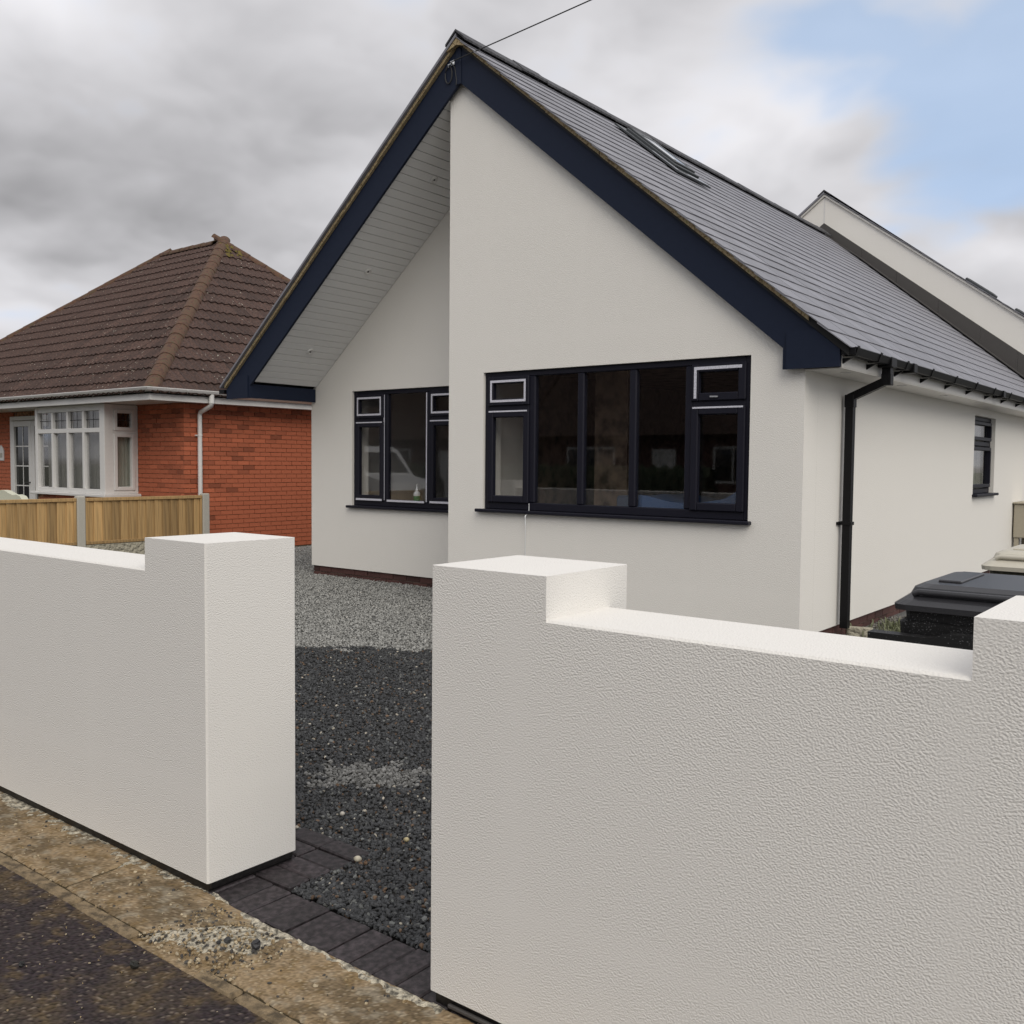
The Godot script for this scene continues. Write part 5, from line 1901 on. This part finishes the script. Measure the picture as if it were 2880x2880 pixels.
# ---------------------------------------------------------------- fence on the boundary
func fence() -> void:
	var x := -12.97
	var F := thing("fence", Vector3(x, 0, -6.7), "low timber panel fence between concrete posts beside the brick bungalow", "fence")
	var posts := [-8.72, -6.72, -4.72, -2.72]
	var pm := MB.new()
	pm.cbox(Vector3(-0.05, -0.1, -0.06), Vector3(0.05, 0.985, 0.06), 0.012)
	var post := pm.mesh(M.concrete)
	for z in posts:
		inst("post", post, F, Vector3(x, 0, z))
	for k in 3:
		var z0: float = posts[k] + 0.062
		var z1: float = posts[k + 1] - 0.062
		var b := MB.new()
		b.cbox(Vector3(x - 0.025, -0.05, z0), Vector3(x + 0.025, 0.30, z1), 0.01)
		part("gravel_board", b, M.rockface, F)
		var n := 14
		var w := (z1 - z0) / n
		for i in n:
			var bb := MB.new()
			bb.cbox(Vector3(-0.006, -0.30, -w / 2 - 0.008), Vector3(0.006, 0.29, w / 2 + 0.002), 0.002)
			inst("board", bb.mesh(M.board[rng.randi() % 5]), F, Vector3(x + 0.004, 0.62, z0 + w * (i + 0.5)), Basis(Vector3.UP, 0.15))
		b = MB.new()
		b.cbox(Vector3(x - 0.03, 0.912, z0), Vector3(x + 0.034, 0.958, z1), 0.004)
		part("cap_rail", b, M.board[1], F)
		b = MB.new()
		b.cbox(Vector3(x + 0.012, 0.302, z0), Vector3(x + 0.034, 0.345, z1), 0.004)
		part("bottom_rail", b, M.board[0], F)
		for z in [z0, z1 - 0.035]:
			b = MB.new()
			b.cbox(Vector3(x + 0.012, 0.346, z), Vector3(x + 0.030, 0.911, z + 0.035), 0.004)
			part("edge_batten", b, M.board[2], F)
	# pale seat back showing over the fence
	var S := thing("garden_bench", Vector3(-14.7, 0, -6.5), "pale cream stone garden bench with scalloped back behind the fence", "bench")
	var b2 := MB.new()
	b2.prism(PackedVector2Array([Vector2(-15.5, 0.35), Vector2(-14.1, 0.35), Vector2(-14.12, 0.90), Vector2(-14.2, 0.955), Vector2(-14.32, 0.975), Vector2(-14.42, 0.965), Vector2(-14.55, 0.99), Vector2(-14.68, 1.025), Vector2(-14.8, 1.03), Vector2(-14.95, 1.02), Vector2(-15.1, 0.98), Vector2(-15.3, 0.97), Vector2(-15.48, 0.90)]), -6.56, -6.46)
	part("backrest", b2, M.stonecream, S)
	b2 = MB.new()
	b2.cbox(Vector3(-15.5, 0.38, -6.455), Vector3(-14.1, 0.46, -6.0), 0.012)
	part("seat", b2, M.stonecream, S)
	for q in [-15.4, -14.35]:
		b2 = MB.new()
		b2.cbox(Vector3(q, -0.02, -6.5), Vector3(q + 0.15, 0.379, -6.05), 0.012)
		part("leg", b2, M.stonecream, S)

# ---------------------------------------------------------------- bins, cabinet, small things
func wheelie_bin(at: Vector3, label: String, body: Material, lid: Material) -> void:
	var B := thing("wheelie_bin", at, label, "bin", "wheelie bins behind the garden wall")
	var o := func(x: float, y: float, z: float) -> Vector3: return at + Vector3(x, y, z)
	var b := MB.new()
	# tapered body, 0.58 wide, 0.70 deep
	var ring := func(w: float, d: float, y: float, zc: float) -> Array:
		var a := []
		var r := 0.05
		for c in [[1, 1], [-1, 1], [-1, -1], [1, -1]]:
			for k in 4:
				var base: float = {"11": 0.0, "-11": PI / 2, "-1-1": PI, "1-1": PI * 1.5}["%d%d" % [c[0], c[1]]]
				var an := base + PI / 2 * k / 3.0
				a.append(at + Vector3(c[0] * (w / 2 - r) + cos(an) * r, y, zc + c[1] * (d / 2 - r) + sin(an) * r))
		return a
	var skin := func(bb: MB, rings: Array, cap: bool) -> void:
		for j in rings.size() - 1:
			var m: Vector3 = Vector3.ZERO
			for p in rings[j]:
				m += p
			m /= rings[j].size()
			for k in 16:
				var p0: Vector3 = rings[j][k]
				bb.quad_out(p0, rings[j][(k + 1) % 16], rings[j + 1][(k + 1) % 16], rings[j + 1][k], (p0 - m) + Vector3(0, 0.001, 0))
		if cap:
			var top: Array = rings[rings.size() - 1]
			var c := Vector3.ZERO
			for p in top:
				c += p
			c /= 16.0
			for k in 16:
				bb.tri_out(c, top[k], top[(k + 1) % 16], Vector3.UP)
	skin.call(b, [ring.call(0.46, 0.50, 0.06, -0.38), ring.call(0.54, 0.62, 0.86, -0.36), ring.call(0.545, 0.63, 0.90, -0.36)], false)
	skin.call(b, [ring.call(0.575, 0.68, 0.90, -0.36), ring.call(0.58, 0.69, 0.945, -0.36), ring.call(0.555, 0.66, 0.955, -0.36)], true)
	skin.call(b, [ring.call(0.545, 0.65, 0.955, -0.36), ring.call(0.55, 0.655, 1.00, -0.36)], true)
	part("body", b, body, B)
	# lid: overhanging lip, shoulder, shallow dome
	b = MB.new()
	var rs := []
	for e in [[0.56, 0.69, 0.988], [0.605, 0.735, 0.992], [0.61, 0.74, 1.012], [0.57, 0.69, 1.028], [0.53, 0.62, 1.045], [0.51, 0.59, 1.070], [0.46, 0.53, 1.083]]:
		rs.append(ring.call(e[0], e[1], e[2] + 0.0, -0.365))
	skin.call(b, rs, true)
	var L := part("lid", b, lid, B)
	b = MB.new()
	for q in [-0.19, 0.11]:
		b = MB.new()
		b.cbox(o.call(q, 1.080, -0.55), o.call(q + 0.08, 1.092, -0.18), 0.004)
		part("lid_rib", b, lid, L)
	b = MB.new()
	b.tube([o.call(-0.24, 1.046, -0.05), o.call(-0.22, 1.056, -0.045), o.call(0.22, 1.056, -0.045), o.call(0.24, 1.046, -0.05)], 0.012, 8)
	part("lid_grip", b, lid, L)
	# handle bar with its arched middle standing out towards the street
	b = MB.new()
	var prof := []
	for k in 25:
		var x := lerpf(-0.375, 0.30, k / 24.0)
		var arch := smoothstep(0.17, 0.09, absf(x + 0.0))
		prof.append(Vector2(x, 0.905 + 0.022 * arch))
	var poly := PackedVector2Array()
	for p in prof:
		poly.append(Vector2(at.x + p.x, at.y + p.y))
	poly.append(Vector2(at.x + 0.30, at.y + 0.845))
	poly.append(Vector2(at.x - 0.375, at.y + 0.845))
	b.prism(poly, at.z - 0.03, at.z + 0.035)
	b.box(o.call(-0.26, 0.85, -0.06), o.call(0.26, 0.90, -0.029))
	part("handle", b, body, B)
	for q in [-0.25, 0.25]:
		b = MB.new()
		b.t = Transform3D(Basis(Vector3.BACK, PI / 2), o.call(q, 0.09, -0.08))
		b.lathe([Vector2(0.0, -0.025), Vector2(0.07, -0.025), Vector2(0.10, -0.02), Vector2(0.10, 0.02), Vector2(0.07, 0.025), Vector2(0.0, 0.025)], 20)
		part("wheel", b, M.rubber, B)
	b = MB.new()
	b.cbox(o.call(-0.2, -0.012, -0.60), o.call(0.2, 0.07, -0.52), 0.01)
	part("foot", b, body, B)

func yard_things() -> void:
	wheelie_bin(Vector3(-0.745, -0.01, -3.575), "black wheelie bin with faded lid right behind the garden wall", M.bin, M.binlid)
	wheelie_bin(Vector3(-0.77, 0.01, -5.06), "cream lidded wheelie bin standing behind the black one", M.olive, M.creamlid)
	# cabinet on legs by the side wall
	var C := thing("outdoor_cabinet", Vector3(-2.5, 0, -15.4), "beige cabinet on legs against the side wall at the right edge", "cabinet")
	var b := MB.new()
	b.cbox(Vector3(-2.78, 0.50, -15.75), Vector3(-2.22, 0.985, -15.10), 0.012)
	part("body", b, M.cabinet, C)
	b = MB.new()
	b.cbox(Vector3(-2.79, 0.986, -15.78), Vector3(-2.19, 1.01, -15.07), 0.006)
	part("top", b, M.cabinet, C)
	b = MB.new()
	b.cbox(Vector3(-2.62, 0.955, -15.098), Vector3(-2.30, 0.984, -15.075), 0.006)
	part("rail", b, M.rust, C)
	for q in [[-2.74, -15.15], [-2.28, -15.15], [-2.74, -15.70], [-2.28, -15.70]]:
		b = MB.new()
		b.cbox(Vector3(q[0] - 0.03, 0.028, q[1] - 0.03), Vector3(q[0] + 0.03, 0.499, q[1] + 0.03), 0.005)
		part("leg", b, M.cabinet if q[0] < -2.5 else M.rust, C)
	# loose brick under the downpipe
	b = MB.new()
	b.t = Transform3D(Basis(Vector3.UP, 0.25), Vector3(-2.66, 0.076, -8.20))
	b.cbox(Vector3(-0.107, -0.051, -0.034), Vector3(0.107, 0.051, 0.034), 0.007)
	single("loose_brick", b, M.rockface, "weathered loose brick lying under the foot of the black downpipe", "brick")
	# weeds by it
	var W := MB.new()
	for k in 260:
		var c := Vector3(-2.42 + rng.randfn(0, 0.12), 0.03, -8.75 + rng.randfn(0, 0.22))
		var d := Vector3(rng.randf_range(-1, 1), 0, rng.randf_range(-1, 1)).normalized()
		var h := rng.randf_range(0.04, 0.09)
		var s := d.cross(Vector3.UP) * rng.randf_range(0.004, 0.008)
		var p1 := c + d * h * 0.35 + Vector3.UP * h
		var p2 := c + d * h * 1.1 + Vector3.UP * h * 1.15
		W.quad_out(c - s, c + s, p1 + s, p1 - s, -d + Vector3.UP)
		W.tri_out(p1 - s, p1 + s, p2, Vector3.UP)
	single("weed_tuft", W, M.weed, "tuft of dull grass in the gravel beside the black downpipe", "weed")
	# white cord out of the window
	b = MB.new()
	var pts := []
	for k in 14:
		var t := k / 13.0
		pts.append(Vector3(-5.452 - 0.02 * t + 0.006 * sin(t * 5.0), lerpf(1.12, 0.60, t), ZF + (0.004 if t < 0.16 else 0.068 - 0.06 * (t - 0.16))))
	b.tube(pts, 0.0035, 6)
	b.tube([pts[2], pts[3], pts[4], pts[5]], 0.006, 6)
	single("white_cord", b, M.paleplastic, "thin white cord hanging over the sill of the wide window", "cord")
	inside_things()

func inside_things() -> void:
	# glue bottle on the inner sill of the recess window
	var at := Vector3(-8.00, 0.9556, ZL - 0.17)
	var B := thing("glue_bottle", at, "white glue bottle with a green label and pointed nozzle on the window sill", "bottle")
	var b := MB.new()
	b.t = Transform3D(Basis(), at)
	b.lathe([Vector2(0.0, 0.0), Vector2(0.040, 0.0), Vector2(0.042, 0.006), Vector2(0.042, 0.165), Vector2(0.036, 0.185), Vector2(0.018, 0.195), Vector2(0.016, 0.205)], 18)
	part("bottle_body", b, M.paleplastic, B)
	b = MB.new()
	b.t = Transform3D(Basis(), at)
	b.lathe([Vector2(0.018, 0.205), Vector2(0.018, 0.222), Vector2(0.009, 0.228), Vector2(0.004, 0.285), Vector2(0.0, 0.287)], 14)
	part("nozzle", b, M.paleplastic, B)
	b = MB.new()
	b.t = Transform3D(Basis(), at)
	b.lathe([Vector2(0.0425, 0.03), Vector2(0.0428, 0.03), Vector2(0.0428, 0.14), Vector2(0.0425, 0.14)], 18)
	part("printed_label", b, M.greenlabel, B)
	# crate, blue sheeted heap, lump on the sill in the front room
	b = MB.new()
	b.cbox(Vector3(-5.03, 0.21, -8.45), Vector3(-4.60, 1.19, -8.05), 0.02)
	single("storage_crate", b, M.greyblue, "grey blue plastic crate stack inside the wide window", "crate")
	b = MB.new()
	var pts := []
	for j in 14:
		for i in 30:
			var x := lerpf(-4.62, -3.2, i / 29.0)
			var z := lerpf(-7.62, -8.9, j / 13.0)
			var y := 1.185 - 0.035 * sin((x + 4.4) * 5.0) + 0.22 * smoothstep(-3.75, -3.3, x) + 0.006 * sin(j * 1.3 + i * 0.4)
			if j == 0:
				y = 0.21
			if i == 0 or i == 29 or j == 13:
				y = 0.3
			pts.append(Vector3(x, y, z))
	b.grid(pts, 30, 14, Vector3.UP)
	single("blue_dust_sheet", b, M.blue, "blue plastic sheet over a heap inside the wide window", "sheet")
	b = MB.new()
	b.col = Color(0.45, 0.30, 0.16)
	blob(b, Vector3(-5.03, 1.0805, -7.52), 0.045, 0.03)
	single("sanding_block", b, M.pebble, "small tan lump on the sill of the wide window", "block")

func cable() -> void:
	# telephone wire from the gable top to a pole outside the picture
	var a := Vector3(RX - 0.085, 5.40, ZB + 0.04)
	var e := Vector3(9.5, 6.75, -6.6)
	var C := thing("overhead_cable", a, "thin black telephone cable running from the gable peak to the upper right", "cable")
	var b := MB.new()
	var pts := []
	for k in 25:
		var t := k / 24.0
		pts.append(a.lerp(e, t) - Vector3.UP * 4.0 * t * (1 - t) * 0.12)
	b.tube(pts, 0.0055, 6)
	part("wire", b, M.cable, C)
	b = MB.new()
	var loop := []
	for k in 15:
		var an := TAU * k / 14.0 + PI / 2
		loop.append(a + Vector3(-0.05 + cos(an) * 0.045, -0.10 + sin(an) * 0.085, -0.028))
	b.tube(loop, 0.006, 6)
	b.tube([a, a + Vector3(0.03, -0.05, -0.028), a + Vector3(0.055, -0.18, -0.028), a + Vector3(0.05, -0.22, -0.028)], 0.005, 6)
	part("slack_loop", b, M.cable, C)
	b = MB.new()
	b.cbox(a + Vector3(-0.02, -0.02, -0.04), a + Vector3(0.02, 0.02, -0.026), 0.003)
	b.tube([a + Vector3(0, 0, -0.03), a + Vector3(-0.03, -0.02, 0.0), a + Vector3(-0.035, -0.04, -0.01)], 0.006, 6)
	b.tube([a, a + Vector3(0.05, 0.005, 0.0)], 0.007, 6)
	part("hook", b, M.silver, C)
	var P := thing("telegraph_pole", e, "tarred timber telegraph pole at the far end of the overhead cable", "pole")
	b = MB.new()
	b.tube([Vector3(9.5, -0.2, -6.6), Vector3(9.5, 3.0, -6.6), Vector3(9.5, 7.1, -6.6)], 0.13, 14)
	part("shaft", b, M.pole, P)
	b = MB.new()
	b.cbox(Vector3(9.36, 6.7, -6.64), Vector3(9.40, 6.8, -6.56), 0.006)
	part("bracket", b, M.silver, P)

# ---------------------------------------------------------------- what the front windows mirror
func across_the_road() -> void:
	var b := MB.new()
	b.box(Vector3(-60, -0.3, 8.0), Vector3(60, -0.01, 9.8))
	structure("far_pavement", b, M.tarmac)
	for k in 4:
		var x := -42.0 + 12.5 * k
		var at := Vector3(x, 0, 16.0)
		var N := thing("brick_bungalow", at, ["dark brick bungalow across the road, furthest along the street", "dark brick bungalow across the road, opposite the brick neighbour", "dark brick bungalow across the road, mirrored in the wide window", "dark brick bungalow across the road, behind the viewer"][k], "house", "bungalows across the road")
		b = MB.new()
		b.box(at + Vector3(-5.5, -0.16, 0), at + Vector3(5.5, 2.6, 9))
		part("wall", b, M.plinth[2], N)
		b = MB.new()
		var q := [at + Vector3(-6.2, 2.55, -0.5), at + Vector3(6.2, 2.55, -0.5), at + Vector3(6.2, 2.55, 9.5), at + Vector3(-6.2, 2.55, 9.5), at + Vector3(-6.2, 7.4, 4.5), at + Vector3(6.2, 7.4, 4.5)]
		b.quad_out(q[0], q[1], q[5], q[4], Vector3(0, 1, -1))
		b.quad_out(q[3], q[2], q[5], q[4], Vector3(0, 1, 1))
		b.tri_out(q[0], q[3], q[4], Vector3(-1, 1, 0))
		b.tri_out(q[1], q[2], q[5], Vector3(1, 1, 0))
		b.quad_out(q[0], q[1], q[2], q[3], Vector3.DOWN)
		part("roof", b, M.tile[1], N)
		for w in [-3.2, 3.0]:
			b = MB.new()
			b.cbox(at + Vector3(w - 1.1, 0.85, -0.05), at + Vector3(w + 1.1, 2.15, -0.002), 0.01)
			var wi := part("window", b, M.upvc, N)
			for m in 3:
				b = MB.new()
				b.box(at + Vector3(w - 1.0 + 0.7 * m, 0.95, -0.06), at + Vector3(w - 0.38 + 0.7 * m, 2.05, -0.051))
				part("pane", b, M.darkglass, wi)
		b = MB.new()
		b.cbox(at + Vector3(-0.5, -0.15, -0.06), at + Vector3(0.45, 2.05, -0.002), 0.01)
		part("door", b, M.upvc, N)
	# hedges in front of them
	for k in 4:
		var x0 := -47.5 + 12.5 * k
		b = MB.new()
		var pts := []
		for j in 12:
			for i in 60:
				var an := PI * j / 11.0
				var nz := 0.09 * sin(i * 2.7 + j * 1.9) + 0.07 * sin(i * 5.1 - j * 3.3)
				pts.append(Vector3(x0 + 0.17 * i, maxf(-0.1, sin(an) * (1.5 + nz) - 0.1), 10.6 - cos(an) * (0.45 + nz)))
		b.grid(pts, 60, 12, Vector3.UP)
		single("hedge", b, M.hedge, ["clipped dark hedge before the furthest bungalow across the road", "clipped dark hedge across the road opposite the brick neighbour", "clipped dark hedge across the road mirrored in the wide window", "clipped dark hedge across the road behind the viewer"][k], "hedge", "hedges across the road")
	van(Vector3(-20.6, -0.11, 2.3))

func van(at: Vector3) -> void:
	var V := thing("parked_van", at, "white van parked at the kerb, mirrored in the recess window", "van")
	var b := MB.new()
	var p := PackedVector2Array([Vector2(-2.5, 0.35), Vector2(2.45, 0.35), Vector2(2.55, 0.75), Vector2(2.35, 1.05), Vector2(1.55, 1.25), Vector2(0.95, 1.95), Vector2(0.7, 2.05), Vector2(-2.4, 2.05), Vector2(-2.52, 1.9)])
	var q := PackedVector2Array()
	for k in p:
		q.append(k + Vector2(at.x, at.y))
	b.prism(q, at.z - 0.92, at.z + 0.92)
	part("body", b, M.vanwhite, V)
	for sz in [-1, 1]:
		b = MB.new()
		var wz: float = at.z + sz * 0.925
		b.prism(PackedVector2Array([Vector2(at.x + 0.15, at.y + 1.2), Vector2(at.x + 1.35, at.y + 1.2), Vector2(at.x + 0.85, at.y + 1.82), Vector2(at.x + 0.15, at.y + 1.82)]), wz - 0.005, wz + 0.005)
		part("side_window", b, M.darkglass, V)
		b = MB.new()
		b.cbox(Vector3(at.x + 1.2, at.y + 1.15, wz - 0.02 + sz * 0.12), Vector3(at.x + 1.28, at.y + 1.40, wz + 0.02 + sz * 0.12), 0.01)
		part("mirror", b, M.rubber, V)
		for wx in [-1.6, 1.6]:
			b = MB.new()
			b.t = Transform3D(Basis(Vector3.RIGHT, PI / 2), at + Vector3(wx, 0.33, sz * 0.86))
			b.lathe([Vector2(0.0, -0.1), Vector2(0.28, -0.1), Vector2(0.33, -0.07), Vector2(0.33, 0.07), Vector2(0.28, 0.1), Vector2(0.0, 0.1)], 24)
			var W := part("wheel", b, M.rubber, V)
			b = MB.new()
			b.t = Transform3D(Basis(Vector3.RIGHT, PI / 2), at + Vector3(wx, 0.33, sz * 0.86))
			b.lathe([Vector2(0.0, -0.105), Vector2(0.18, -0.105), Vector2(0.19, -0.10)], 20)
			b.lathe([Vector2(0.19, 0.10), Vector2(0.18, 0.105), Vector2(0.0, 0.105)], 20)
			part("rim", b, M.silver, W)
	b = MB.new()
	b.quad_out(at + Vector3(1.50, 1.315, -0.8), at + Vector3(1.50, 1.315, 0.8), at + Vector3(1.02, 1.88, 0.75), at + Vector3(1.02, 1.88, -0.75), Vector3(1, 1, 0))
	part("windscreen", b, M.darkglass, V)
